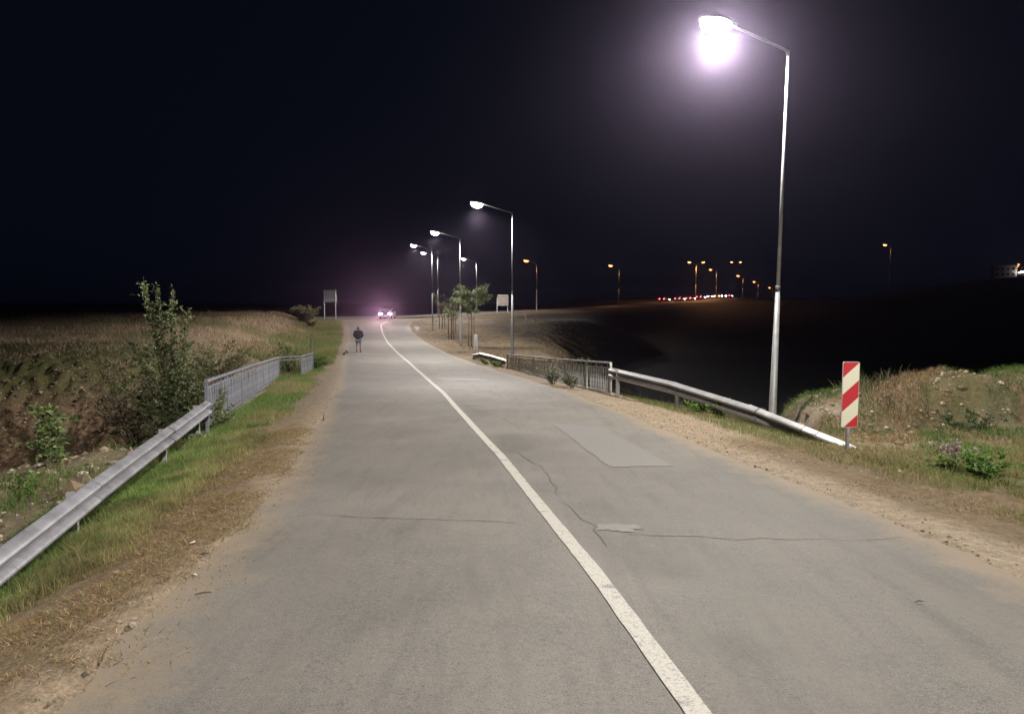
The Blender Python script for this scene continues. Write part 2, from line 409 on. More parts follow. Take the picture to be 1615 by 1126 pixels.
n0, n1_ = RXX.shape; idx = np.arange(n0 * n1_).reshape(n0, n1_)
F = np.stack([idx[:-1, :-1], idx[:-1, 1:], idx[1:, 1:], idx[1:, :-1]], -1).reshape(-1, 4)
road = np_mesh('road', np.stack([RXX, RYY, RZZ], -1).reshape(-1, 3), F, m_road, rc, smooth_=True); tag(road, kind='structure')

def strip(name, pts, widths, lift, mat, jag=0.0, step=.25, zf=road_z, parent=None):
    """a thin sheet that follows the road surface along pts (x, y)"""
    P = [np.array(p[:2], float) for p in pts]; seg = [np.linalg.norm(b - a) for a, b in zip(P, P[1:])]
    s = np.concatenate([[0], np.cumsum(seg)]); n = max(2, int(s[-1] / step) + 1); t = np.linspace(0, s[-1], n)
    X = np.interp(t, s, [p[0] for p in P]); Yy = np.interp(t, s, [p[1] for p in P])
    Wd = np.interp(t, s, widths) if hasattr(widths, '__len__') else np.full(n, widths)
    tx = np.gradient(X); ty = np.gradient(Yy); l = np.hypot(tx, ty) + 1e-9; nx, ny = ty / l, -tx / l
    if jag: j = rng.normal(0, jag, n); X = X + nx * j; Yy = Yy + ny * j
    V = []; F = []
    for i in range(n):
        w = Wd[i] * (1 + (rng.uniform(-.35, .35) if jag else rng.uniform(-.05, .05)))
        for sgn in (-.5, .5):
            x, y = X[i] + nx[i] * w * sgn, Yy[i] + ny[i] * w * sgn; V.append((x, y, zf(x, y) + lift))
        if i: F.append((2 * i - 2, 2 * i - 1, 2 * i + 1, 2 * i))
    return np_mesh(name, V, F, mat, parent=parent)

def paint_material():
    m = M_('worn_road_paint', (.62, .60, .56), .7, bump=.4, bscale=120)
    nt = m.node_tree; b = nt.nodes['Principled BSDF']; tc = nt.nodes.new('ShaderNodeTexCoord')
    out = None
    for sc, p0, p1 in ((55.0, .34, .50), (7.0, .32, .44)):
        n = nt.nodes.new('ShaderNodeTexNoise'); n.inputs['Scale'].default_value = sc; n.inputs['Detail'].default_value = 5; n.inputs['Roughness'].default_value = .75
        nt.links.new(tc.outputs['Object'], n.inputs['Vector'])
        r = nt.nodes.new('ShaderNodeMapRange'); r.inputs[1].default_value = p0; r.inputs[2].default_value = p1; nt.links.new(n.outputs['Fac'], r.inputs[0])
        if out is None: out = r.outputs[0]
        else:
            q = nt.nodes.new('ShaderNodeMath'); q.operation = 'MULTIPLY'; nt.links.new(out, q.inputs[0]); nt.links.new(r.outputs[0], q.inputs[1]); out = q.outputs[0]
    mx = nt.nodes.new('ShaderNodeMix'); mx.data_type = 'RGBA'; mx.inputs[6].default_value = (.19, .18, .165, 1); mx.inputs[7].default_value = (.44, .425, .39, 1)
    nt.links.new(out, mx.inputs[0]); nt.links.new(mx.outputs[2], b.inputs['Base Color']); return m
m_paint = paint_material()
def crack(pts, w):
    P = [np.array(p, float) for p in pts]; q = [P[0]]
    for a, b in zip(P, P[1:]):
        m = max(2, int(np.linalg.norm(b - a) / .22))
        for k in range(1, m + 1): q.append(a + (b - a) * k / m + rng.normal(0, .035, 2))
    i = 0
    while i < len(q) - 2:
        j = min(len(q), i + int(rng.integers(4, 11)))
        strip('crack', q[i:j], [w * rng.uniform(.12, .35)] + [w * rng.uniform(.2, .7) for _ in range(j - i - 2)] + [w * .2], .004, m_tar, jag=.006, step=.035, parent=road)
        i = j - (0 if rng.random() < .5 else 1)
m_patch = M_('newer_asphalt', (.156, .152, .147), .75, noise=.10, nscale=30, bump=.3, bscale=120)
m_tar = M_('crack_dirt', (.102, .098, .091), .9, noise=.3, nscale=30)
ly = np.concatenate([np.arange(-6, 30, .5), np.arange(30, 90, 1.0)])
lp = [(float(xc(y)), float(y)) for y in ly] + [(-16.3, 94), (-15.4, 97.5), (-13.6, 99.4)]
line = strip('centre_line', lp, np.interp([p[1] for p in lp], [0, 30, 90], [.115, .13, .17]), .006, m_paint, step=.12, parent=road)
def sheet(name, quad, mat, lift, n=10, jit=.02):
    q = [np.array(p, float) for p in quad]; V = []; F = []
    for i in range(n + 1):
        for j in range(n + 1):
            a, b = i / n, j / n; p = (q[0] * (1 - a) + q[3] * a) * (1 - b) + (q[1] * (1 - a) + q[2] * a) * b
            if i in (0, n) or j in (0, n): p = p + rng.normal(0, jit, 2)
            V.append((p[0], p[1], road_z(p[0], p[1]) + lift))
    for i in range(n):
        for j in range(n): k = i * (n + 1) + j; F.append((k, k + 1, k + n + 2, k + n + 1))
    return np_mesh(name, V, F, mat, parent=road)
sheet('patch', [(.76, 13.6), (1.62, 13.2), (2.12, 9.17), (1.25, 9.04)], m_patch, .005)
sheet('patch', [(-12.2, 84), (-10.9, 84), (-10.0, 76), (-11.3, 76)], m_patch, .005, jit=.08)
sheet('patch', [(.80, 6.25), (1.12, 6.18), (1.02, 6.0), (.74, 6.02)], m_patch, .005, 8, .035)
sheet('patch', [(-2.9, 27.5), (-1.3, 27.2), (-.9, 25.9), (-2.6, 26.1)], m_patch, .005, 6, .06)
for pts, w in (([(-.4, 10.4), (.11, 10.14), (.33, 9.1), (.46, 8.11), (.5, 7.15), (.66, 6.17), (.73, 5.5)], .022),
               ([(-1.9, 6.66), (-.97, 6.42), (-.2, 6.35), (.4, 6.2)], .018), ([(.97, 5.9), (1.8, 5.8), (2.57, 5.77), (3.3, 5.9)], .02),
               ([(.46, 8.2), (.9, 8.0), (1.3, 7.9)], .012), ([(1.9, 7.6), (2.2, 6.9), (1.95, 6.3)], .006),
               ([(-4.6, 19.7), (-3.2, 19.9), (-2.1, 19.8)], .03), ([(-6.6, 27.3), (-5.0, 27.1), (-3.4, 27.5)], .04),
               ([(-1.1, 17.3), (-.8, 15.8), (-.2, 14.6), (.2, 12.6)], .02), ([(1.2, 9.0), (1.7, 8.1), (2.6, 7.7)], .01),
               ([(-1.4, 24), (-.9, 21.7), (-.1, 19.6), (.3, 18.4)], .025)):
    crack(pts, w)
m_joint = M_('bridge_joint_asphalt', (.21, .20, .19), .8, noise=.2, nscale=4)
strip('bridge_joint', [(-11.0, 46.4), (-7.4, 45.2), (-4.6, 44.0)], .5, .005, m_joint, step=.5, parent=road)
# cross road
def cross_sheet(name, off0, off1, lift, mat, i0=0, i1=None):
    P = CROSS[:, :2]; s = np.concatenate([[0], np.cumsum(np.hypot(*np.diff(P, axis=0).T))]); t = np.linspace(0, s[-1], 160)
    X = np.interp(t, s, P[:, 0]); Yy = np.interp(t, s, P[:, 1]); Z = np.interp(t, s, CROSS[:, 2])
    k = np.ones(5) / 5
    for A in (X, Yy, Z): A[2:-2] = np.convolve(A, k, 'valid')
    tx = np.gradient(X); ty = np.gradient(Yy); l = np.hypot(tx, ty); nx, ny = ty / l, -tx / l
    V = []; F = []; n = len(t)
    for i in range(n):
        for o in (off0, off1): V.append((X[i] + nx[i] * o, Yy[i] + ny[i] * o, Z[i] + lift))
        if i: F.append((2 * i - 2, 2 * i - 1, 2 * i + 1, 2 * i))
    V = np.array(V); c = np.zeros((len(V), 3)); c[:, 1] = .3
    return np_mesh(name, V, F, mat, c)
cr = cross_sheet('cross_road', -4.8, 4.8, .03, m_road); tag(cr, kind='structure')
for a, b in ((4.3, 4.55), (-4.55, -4.3)):
    e = cross_sheet('edge_line', a, b, .038, m_paint); e.parent = cr

# ------------------------------------------------------------------ street lamps
def add_light(name, parent, loc, power, color, spot=161, radius=.16, batwing=True):
    ld = bpy.data.lights.new(name, 'SPOT'); ld.energy = power; ld.color = color; ld.spot_size = math.radians(spot); ld.spot_blend = .35
    ld.shadow_soft_size = radius
    if batwing:
        # the luminaire's own lens throws more light sideways than straight down
        ld.use_nodes = True; nt = ld.node_tree; e = nt.nodes['Emission']
        g = nt.nodes.new('ShaderNodeNewGeometry'); sx = nt.nodes.new('ShaderNodeSeparateXYZ'); nt.links.new(g.outputs['Incoming'], sx.inputs[0])
        ab = nt.nodes.new('ShaderNodeMath'); ab.operation = 'ABSOLUTE'; nt.links.new(sx.outputs[2], ab.inputs[0])
        mx = nt.nodes.new('ShaderNodeMath'); mx.operation = 'MAXIMUM'; mx.inputs[1].default_value = .40; nt.links.new(ab.outputs[0], mx.inputs[0])
        pw = nt.nodes.new('ShaderNodeMath'); pw.operation = 'POWER'; pw.inputs[1].default_value = -2.0; nt.links.new(mx.outputs[0], pw.inputs[0])
        nt.links.new(pw.outputs[0], e.inputs['Strength'])
    lo = bpy.data.objects.new(name, ld); COL.objects.link(lo); lo.parent = parent; lo.location = loc
    return lo
def lamp_parts(root, H, arms=(1,), lens=None, lean=0.0, arm=1.45, rb=.094):
    """arms: signs of x direction; +1 points along local -x"""
    mb = MB(); mb.tube([(0, 0, -.5), (0, 0, .3), (0, 0, 1.6), (0, 0, H * .46)], [rb, rb, rb * .93, rb * .55], 14)
    p = mb.build('pole', m_pole, root, sm=True)
    mb = MB(); mb.tube([(0, 0, H * .46 - .02), (0, 0, H * .46 + .10)], [rb * .63, rb * .60], 14); mb.build('collar', m_dark, p, sm=True)
    mb = MB(); mb.tube([(0, 0, H * .46 + .03), (0, 0, H)], [rb * .46, rb * .30], 12); mb.build('upper_pole', m_galv, root, sm=True)
    mb = MB(); mb.box((0, -rb * .92, .95), (.10, .03, .38)); mb.build('service_door', m_pole, root)
    for s in arms:
        mb = MB(); mb.tube([(0, 0, H - .12), (-s * .03, 0, H - .02), (-s * .12, 0, H + .03), (-s * arm, 0, H + .50)], [.032, .032, .03, .026], 10)
        mb.build('arm', m_galv, root, sm=True)
        M = Matrix.Rotation(s * .16, 3, 'Y'); c = Vector((-s * (arm + .27), 0, H + .56))
        mb = MB()
        rings = []
        for t, w, h in ((.44, .05, .04), (.35, .13, .07), (.10, .27, .10), (-.24, .29, .09), (-.39, .18, .05), (-.42, .06, .02)):
            rings.append([c + M @ Vector((s * t, w * math.cos(a) * (1 if abs(math.cos(a)) < .99 else 1), max(-.4, math.sin(a)) * h)) for a in [2 * PI * k / 14 for k in range(14)]])
        hd = mb.loft(rings).build('lamp_head', m_head, root, sm=True)
        mb = MB(); rings = []
        for t in range(7):
            q = t / 6 * PI / 2; rings.append([c + M @ Vector((s * (-.03) + .35 * math.cos(q * .97) * math.cos(a), .27 * math.cos(q * .97) * math.sin(a), -.028 - .27 * math.sin(q))) for a in [2 * PI * k / 18 for k in range(18)]])
        mb.loft(rings).build('lens', lens, hd, sm=True)  # bowl drawn oversize, its shape stands in for the lamp's glare
    return [(-s * (arm + .27), 0, H + .56 - .34) for s in arms]
WHITE = (1.0, .93, .84)
lamps = [  # x, y, height, rz, lean, label
    (7.4, -7.0, 8.8, .12, 'tall galvanised street lamp standing behind the photographer'),
    (5.88, 16.1, 9.08, .05, 'tallest street lamp in view, standing behind the steel guardrail by the striped marker'),
    (0.02, 41.0, 8.4, .03, 'street lamp rising behind the far end of the right bridge railing'),
    (-4.15, 57.8, 8.5, -.02, 'street lamp on the dry verge beside the young trees'),
    (-8.75, 79.0, 8.75, -.03, 'street lamp at the bend, front one of the close pair'),
    (-10.45, 101.5, 8.65, -.05, 'street lamp at the junction, rear one of the close pair'),
    (-5.6, 113.5, 8.1, .0, 'street lamp on the cross road seen behind the leafy young tree')]
for i, (x, y, H, rz, lab) in enumerate(lamps):
    r = empty('street_lamp', (x, y, gz(x, y) if y < 90 else gz(x, y)), rz, label=lab, cat='street lamp', group='white street lamps along the road')
    if i == 1: H = 7.10 - r.location.z
    L = lamp_parts(r, H, lens=m_lens_w, arm=(1.32 if i < 2 else 1.7))
    if i == 1: r.rotation_euler = (0, math.radians(.9), rz)
    for q in L:
        add_light('lamp_light', r, q, LAMP_POWER * (1.35, 1.0, .8, .7, .65, .7, .8)[i], (1.0, .93, .86) if i == 2 else WHITE)
ORANGE = (1.0, .45, .16)
osp = [(4.4, 128, None, 8.2, (1,), .25, 'orange street lamp on the cross road just right of the billboard'),
       (23.2, 156, None, 8.2, (1,), .2, 'lone orange street lamp in the dark between the billboard and the hill road'),
       (49.8, 195, None, 10.0, (1, -1), .9, 'two-armed orange street lamp above the line of cars'),
       (63.3, 223, None, 8.3, (1,), .7, 'orange street lamp on the hill road just right of the two-armed one'),
       (93, 290, None, 8.0, (1,), .5, 'orange street lamp midway down the receding hill road'),
       (119.7, 350, None, 8.2, (1,), .4, 'second last orange street lamp of the hill road'),
       (152.3, 420, None, 8.2, (1,), .4, 'last orange street lamp, closest to the tall pole'),
       (104, 335, None, 16.6, (1, -1), .0, 'tall twin-headed orange lamp mast glowing above the hill road'),
       (131, 250, None, 16.0, (1,), .12, 'lone orange lamp mast high on the dark slope right of the tall pole'),
       (297, 420, None, 6.4, (1,), .1, 'small orange lamp at the right edge beside the lit building'),
       (288, 408, None, 5.2, (1,), .0, 'lowest orange lamp beside the lit building at the right edge')]
for x, y, z, H, arms, pw, lab in osp:
    zz = gz(x, y)
    r = empty('street_lamp', (x, y, zz), 0, label=lab, cat='street lamp', group='orange street lamps in the distance')
    sc_ = 1.7 if y > 240 else 1.25; r.scale = (sc_,) * 3
    L = lamp_parts(r, H / sc_, arms=arms, lens=m_lens_o, arm=1.5 / sc_)
    if pw:
        for q in L: add_light('lamp_light', r, q, 5500 * pw, ORANGE, batwing=False, radius=.2)

# ------------------------------------------------------------------ guardrails
NP_ = 26
def beam_mesh(p0, p1, out, over=.0):
    """W-beam from p0 to p1 (top edge points); out: unit vector towards the road; thickness 4 mm"""
    prof = []
    for k in range(NP_ + 1):
        t = k / NP_; d = .10 * (math.sin(2 * PI * t) ** 2) ** .6; prof.append((d, -.31 * t))
    mb = MB(); n = 7; rings = []
    p0, p1 = Vector(p0), Vector(p1); out = Vector(out)
    for i in range(n):
        p = p0.lerp(p1, i / (n - 1))
        r = [p + out * (d + over) + Vector((0, 0, z)) for d, z in prof] + [p + out * (d + over - .005) + Vector((0, 0, z)) for d, z in reversed(prof)]
        rings.append(r)
    mb.loft(rings); return mb
def guardrail(path, label, mat, posts, post_mat, group, boltat=()):
    """path: top edge points; beams joined at each point"""
    root = empty('guardrail', (path[0][0], path[0][1], gz(path[0][0], path[0][1])), label=label, cat='guardrail')
    O = Vector(root.location)
    for i, (a, b) in enumerate(zip(path, path[1:])):
        a = Vector(a); b = Vector(b); d = (b - a).normalized(); out = group * Vector((d.y, -d.x, 0)).normalized()
        over = .010 if i % 2 else 0
        m = beam_mesh(a - O - d * (.16 if i else 0), b - O + d * (.16 if i < len(path) - 2 else 0), out, over)
        bo = m.build('beam', mat, root, sm=False)
        es = bo.modifiers.new('edge', 'EDGE_SPLIT'); bo.data.polygons.foreach_set('use_smooth', [True] * len(bo.data.polygons)); es.split_angle = math.radians(35)
        if i:
            j0 = a - O + d * (.16 if over == 0 else -.165); mb = beam_mesh(j0 - d * .010, j0 + d * .010, out, .0125); mb.build('joint_edge', m_dark, bo)
            for k in range(8):
                s = -.11 + .07 * (k % 4); zz = -.16 + (.055 if k < 4 else -.055)
                q = a - O + d * s + out * (.035 + .012) + Vector((0, 0, zz))
                mb = MB(); mb.tube([q, q + out * .016], [.021, .017], 6); mb.build('bolt', m_dark, bo)
    for (x, y, ztop) in posts:
        zg = gz(x, y) - .4
        mb = MB(); mb.box((x - O.x, y - O.y, (ztop + zg) / 2 - O.z), (.10, .055, ztop - zg), rz=.2)
        mb.box((x - O.x + .06 * group, y - O.y, ztop - .16 - O.z), (.09, .12, .20), rz=.2)
        mb.build('post', post_mat, root)
    return root
def lerp3(a, b, t): return tuple(a[i] + (b[i] - a[i]) * t for i in range(3))
LR0 = (-3.2, .4, -.30); LR1 = (-5.93, 13.75, -.26)
def lrp(y): 
    x = -4.36 - .203 * (y - 6.1); z = float(np.interp(y, [.5, 6.1, 7.7, 13.75], [-.52, -.425, -.36, -.25])); return (x, y, z)
guardrail([lrp(.6), lrp(4.1), lrp(7.75), lrp(11.2), lrp(13.7)], 'long grey steel guardrail in the left foreground running to the bridge railing', m_rail_dull,
          [(lrp(y)[0] - .09, y, lrp(y)[2] - .04) for y in (2.2, 7.6, 11.05, 13.3)], m_galv, 1)
RR = [(2.86, 20.6, -.26), (3.93, 17.3, -.30), (4.75, 13.9, -.40), (5.22, 12.3, -.56), (5.72, 11.2, -.74)]
guardrail(RR, 'steel guardrail right of the road dipping into the ground behind the striped marker', m_galv,
          [(2.98, 20.1, -.30), (4.02, 17.3, -.34), (4.85, 14.1, -.48)], m_galv, 1)
FR = [(-.25, 34.0, -1.12), (-1.05, 37.4, -1.17), (-1.75, 40.0, -1.22), (-2.25, 41.6, -1.42)]
guardrail(FR, 'short far guardrail curving down beyond the right bridge railing', m_galv,
          [(-.55, 35.6, -1.15), (-1.1, 37.6, -1.2), (-1.7, 39.8, -1.25)], m_bark, -1)

# ------------------------------------------------------------------ bridge railings
def railing(runs, label, mat, rail_mat, spacing=.125, bw=.045, bd=.012):
    root = empty('bridge_railing', runs[0][0], label=label, cat='railing'); O = Vector(runs[0][0])
    bar_me = None
    for a, b, nb in runs:
        a = Vector(a) - O; b = Vector(b) - O; d = b - a; Ln = d.length; dn = d.normalized(); rz = math.atan2(d.y, d.x)
        up = Vector((0, 0, 1)); R = Matrix((dn, up.cross(dn).normalized(), dn.cross(up.cross(dn).normalized()))).transposed()
        mid = (a + b) / 2
        mb = MB(); mb.box(mid + up * .97, (Ln, .075, .05), M=R); mb.build('handrail', rail_mat, root, bevel=.006)
        mb = MB(); mb.box(mid + up * .84, (Ln, .035, .03), M=R); mb.build('upper_rail', mat, root)
        mb = MB(); mb.box(mid + up * .10, (Ln, .05, .035), M=R); mb.build('lower_rail', rail_mat, root)
        npst = max(1, round(Ln / 2.4))
        for k in range(npst + 1):
            p = a + d * (k / npst); mb = MB(); mb.box(p + up * .40, (.06, .06, 1.09), rz=rz); mb.build('post', rail_mat, root)
        n = int(Ln / spacing)
        if bar_me is None:
            q = MB(); q.box((0, 0, 0), (bw, bd, .72)); bar_me = q.mesh('bar'); bar_me.materials.append(mat); q = MB(); q.box((0, 0, 0), (.02, .02, .72)); bar_dark = q.mesh('bar'); bar_dark.materials.append(m_bark)
        for k in range(1, n):
            p = a + d * (k / n)
            if (k * npst) % n < npst * .6 and abs((k * npst / n) - round(k * npst / n)) < .25 * npst / n: continue
            if nb and rng.random() < nb: continue
            o = link('bar', bar_me if not nb or nb < .1 else bar_dark, None, root); o.location = p + up * .478; o.rotation_euler = (rng.normal(0, .02), rng.normal(0, .015), rz + rng.normal(0, .08))
            # short spacer stubs up to the handrail
        mb = MB(); n2 = int(Ln / .5)
        for k in range(n2):
            p = a + d * ((k + .5) / n2); mb.box(p + up * .90, (.02, .02, .10), rz=rz)
        mb.build('spacer_bars', mat, root)['kind'] = 'stuff'
    return root
A = (-5.95, 13.85, -.87); B = (-9.62, 29.4, -1.62); C = (-8.85, 30.0, -1.62); D = (-9.0, 32.2, -1.66)
def lift_path(p, q): return p, q
mid1 = (-7.75, 21.3, -1.22)
railing([(A, mid1, .0), (mid1, B, .0), (B, C, .3), (C, D, .0)], 'long pale grey bridge railing left of the road with leaves poking through it', m_railing, m_railing, .12, .055, .014)
E1 = (2.85, 20.6, -1.10); E2 = (1.45, 27.2, -1.50); E3 = (-.22, 34.0, -1.86)
railing([(E1, E2, .04), (E2, E3, .02)], 'weathered dark bar railing along the right edge of the bridge', m_railing_d, m_railing_d, .155, .036, .022)
# stay at the near end of the right railing
for (pts, side, lab) in (([(-5.7, 13.6), (-7.45, 21.3), (-9.3, 29.4), (-8.75, 32.3)], -1, 'rough concrete edge beam under the left bridge railing'),
                   ([(2.85, 20.2), (1.5, 27.2), (-.2, 34.2)], 1, 'low concrete edge beam under the right bridge railing')):
    mb = MB(); rings = []
    zz = [(-.86, -1.2, -1.6, -1.66) if side < 0 else (-1.10, -1.5, -1.86)][0]
    for (x, y), z in zip(pts, zz):
        x0, x1 = (x - .55, x + .03) if side < 0 else (x - .05, x + .45)
        rings.append([Vector((x0, y, z - .9)), Vector((x1, y, z - .9)), Vector((x1, y, z - .06)), Vector((x0, y, z - .06))])
    mb.loft(rings); o = mb.build('concrete_beam', m_conc, bevel=.02); tag(o, label=lab, cat='concrete beam')

# ------------------------------------------------------------------ marker boards
def stripes_material(flip=False):
    m = M_('red_white_reflective', (.6, .6, .5), .45); nt = m.node_tree; b = nt.nodes['Principled BSDF']
    tc = nt.nodes.new('ShaderNodeTexCoord'); sx = nt.nodes.new('ShaderNodeSeparateXYZ'); nt.links.new(tc.outputs['Object'], sx.inputs[0])
    a = nt.nodes.new('ShaderNodeMath'); a.operation = 'MULTIPLY_ADD'; a.inputs[1].default_value = -.92; nt.links.new(sx.outputs[0], a.inputs[0]); nt.links.new(sx.outputs[2], a.inputs[2])
    f = nt.nodes.new('ShaderNodeMath'); f.operation = 'MULTIPLY_ADD'; f.inputs[1].default_value = 1 / .52; f.inputs[2].default_value = .29; nt.links.new(a.outputs[0], f.inputs[0])
    fr = nt.nodes.new('ShaderNodeMath'); fr.operation = 'FRACT'; nt.links.new(f.outputs[0], fr.inputs[0])
    g = nt.nodes.new('ShaderNodeMath'); g.operation = 'GREATER_THAN'; g.inputs[1].default_value = .5; nt.links.new(fr.outputs[0], g.inputs[0])
    mx = nt.nodes.new('ShaderNodeMix'); mx.data_type = 'RGBA'; mx.inputs[6].default_value = (.38, .014, .024, 1); mx.inputs[7].default_value = (.55, .54, .43, 1)
    nt.links.new(g.outputs[0], mx.inputs[0]); nt.links.new(mx.outputs[2], b.inputs['Base Color']); return m
m_stripe = stripes_material(); m_back = M_('sign_back_grey', (.42, .42, .43), .5, metal=.3, noise=.1)
def marker(x, y, z, rz, label, hh=.99):
    r = empty('marker_board', (x, y, z), rz, label=label, cat='marker board')
    def rr(w, h, c, n=5):
        pts = []
        for cx_, cz_, a0 in ((w / 2 - c, h / 2 - c, 0), (-w / 2 + c, h / 2 - c, 90), (-w / 2 + c, -h / 2 + c, 180), (w / 2 - c, -h / 2 + c, 270)):
            for k in range(n): t = math.radians(a0 + 90 * k / (n - 1)); pts.append((cx_ + c * math.cos(t), cz_ + c * math.sin(t)))
        return pts
    mb = MB(); mb.prism(rr(.255, hh, .025), -.002, .016); b = mb.build('board', m_back, r); b.location = (0, -.035, .41 + hh / 2)
    mb = MB(); mb.prism(rr(.242, hh - .014, .02), -.0045, -.0025); s = mb.build('striped_sheet', m_stripe, b)
    mb = MB(); mb.tube([(0, 0, -.3), (0, 0, .41 + hh * .97)], .03, 12); mb.build('post', m_galv, r, sm=True)
    mb = MB()
    for z_ in (.62, 1.18): mb.box((0, -.012, z_), (.10, .035, .03))
    mb.build('bracket', m_dark, r)
    return r
marker(5.08, 10.72, -.655, .02, 'red and white striped marker board at the low end of the right guardrail')
marker(-10.05, 35.8, gz(-10.05, 35.8), math.radians(109), 'marker board turned edge-on past the end of the left railing')
marker(-2.2, 43.4, gz(-2.2, 43.4), math.radians(188), 'small grey-backed marker board behind the short far guardrail')

# ------------------------------------------------------------------ signs
m_signback = M_('sign_sheet_back', (.52, .54, .62), .5, noise=.1, nscale=3)
m_signpost = M_('sign_post_white', (.62, .62, .66), .5)
sx_, sy_ = -24.15, 95.0; sz_ = gz(sx_, sy_)
r = empty('direction_sign', (sx_, sy_, sz_), .0, label='grey-backed road sign on two pale posts beside the bush', cat='road sign')
top = 1.65 + 17 * 95 / 1130 - sz_
for dx in (-.68, .82):
    mb = MB(); mb.tube([(dx, 0, -.4), (dx, 0, top)], .07, 8); mb.build('post', m_signpost, r, sm=True)
mb = MB(); mb.box((.12, .09, top - .80), (1.75, .04, 1.48)); pn = mb.build('panel', m_signback, r)
mb = MB(); mb.box((.10, .0, top - .03), (1.9, .06, .10)); mb.build('top_bar', m_signpost, r)
mb = MB()
for z_ in (-.45, -1.15): mb.box((.12, .055, top + z_), (1.7, .03, .05))
mb.build('cross_bar', m_signback, pn)
# small billboard beyond the cross road
def board_mat():
    m = M_('printed_board', (.42, .38, .34), .6); nt = m.node_tree; b = nt.nodes['Principled BSDF']; tc = nt.nodes.new('ShaderNodeTexCoord')
    sx = nt.nodes.new('ShaderNodeSeparateXYZ'); nt.links.new(tc.outputs['Object'], sx.inputs[0])
    w = nt.nodes.new('ShaderNodeMath'); w.operation = 'MULTIPLY'; w.inputs[1].default_value = 2.6; nt.links.new(sx.outputs[2], w.inputs[0])
    fr = nt.nodes.new('ShaderNodeMath'); fr.operation = 'FRACT'; nt.links.new(w.outputs[0], fr.inputs[0])
    g = nt.nodes.new('ShaderNodeMath'); g.operation = 'GREATER_THAN'; g.inputs[1].default_value = .62; nt.links.new(fr.outputs[0], g.inputs[0])
    n = nt.nodes.new('ShaderNodeTexNoise'); n.inputs['Scale'].default_value = 6; nt.links.new(tc.outputs['Object'], n.inputs['Vector'])
    g2 = nt.nodes.new('ShaderNodeMath'); g2.operation = 'GREATER_THAN'; g2.inputs[1].default_value = .42; nt.links.new(n.outputs['Fac'], g2.inputs[0])
    ml = nt.nodes.new('ShaderNodeMath'); ml.operation = 'MULTIPLY'; nt.links.new(g.outputs[0], ml.inputs[0]); nt.links.new(g2.outputs[0], ml.inputs[1])
    mx = nt.nodes.new('ShaderNodeMix'); mx.data_type = 'RGBA'; mx.inputs[6].default_value = (.46, .42, .38, 1); mx.inputs[7].default_value = (.22, .16, .16, 1)
    nt.links.new(ml.outputs[0], mx.inputs[0]); nt.links.new(mx.outputs[2], b.inputs['Base Color']); return m
bx_, by_ = -1.45, 116.0; bz_ = gz(bx_, by_)
r = empty('billboard', (bx_, by_, bz_), .05, label='small pale printed board on posts beyond the dry field', cat='billboard')
mb = MB(); mb.box((0, 0, 2.05), (1.75, .08, 1.75)); mb.build('board', board_mat(), r)
for dx in (-.95, .75):
    mb = MB(); mb.box((dx, .08, 1.2), (.10, .06, 3.2 if dx > 0 else 2.4)); mb.build('post', m_signpost, r)

# ------------------------------------------------------------------ haze is added at the end; vegetation
def blades(name, X, Y, h, w, col, lean=.35, bend=.5, z=None, parent=None, tri=False):
    n = len(X); Z = (np.maximum(ground(X, Y), np.where((X > xl(Y) - .1) & (X < xr(Y) + .1) & (Y < 100), zr(Y) - .022, -99)) if z is None else z) - .006
    a = rng.uniform(0, 2 * PI, n); dx, dy = np.cos(a), np.sin(a)       # width direction
    b = rng.uniform(0, 2 * PI, n); lx, ly = np.cos(b) * lean * rng.uniform(.2, 1.2, n) * h, np.sin(b) * lean * rng.uniform(.2, 1.2, n) * h
    base = np.stack([X, Y, Z], -1); W2 = (w / 2)[:, None] * np.stack([dx, dy, 0 * dx], -1)
    tip = base + np.stack([lx, ly, h], -1)
    if tri:
        V = np.stack([base - W2, base + W2, tip], 1).reshape(-1, 3); i = np.arange(n)[:, None] * 3; F = i + np.array([[0, 1, 2]])
        C = np.repeat(col, 3, 0)
    else:
        mid = base + np.stack([lx * (1 - bend) * .5, ly * (1 - bend) * .5, h * .58], -1)
        V = np.stack([base - W2, base + W2, mid + W2 * .75, mid - W2 * .75, tip], 1).reshape(-1, 3)
        i = np.arange(n)[:, None] * 5
        F = np.concatenate([i + np.array([[0, 1, 2]]), i + np.array([[0, 2, 3]]), i + np.array([[3, 2, 4]])], 0)
        C = np.repeat(col, 5, 0)
    o = np_mesh(name, V, F, m_grass, C, parent=parent); o['kind'] = 'stuff'; return o
def pick(n, cols, j=.25):
    c = np.array(cols)[rng.integers(0, len(cols), n)]; return np.clip(c * rng.uniform(1 - j, 1 + j, (n, 1)), 0, 1)
GREENS = [(.11, .19, .045), (.15, .22, .06), (.085, .15, .035), (.18, .23, .075)]
OLIVES = [(.21, .21, .08), (.26, .25, .11), (.16, .17, .065)]
STRAWS = [(.34, .27, .15), (.26, .19, .10), (.20, .14, .075), (.42, .34, .21)]
BROWNS = [(.25, .165, .09), (.32, .22, .12), (.18, .12, .07)]
def scat(n, x0, x1, y0, y1, f, ypow=1.0):
    """rejection sample; f(x,y)->probability"""
    out = []; got = 0
    while got < n:
        x = rng.uniform(x0, x1, n); y = y0 + (y1 - y0) * rng.random(n) ** ypow
        k = rng.random(n) < f(x, y); out.append(np.stack([x[k], y[k]])); got += k.sum()
        if len(out) > 60: break
    q = np.concatenate(out, 1)[:, :n]; return q[0], q[1]
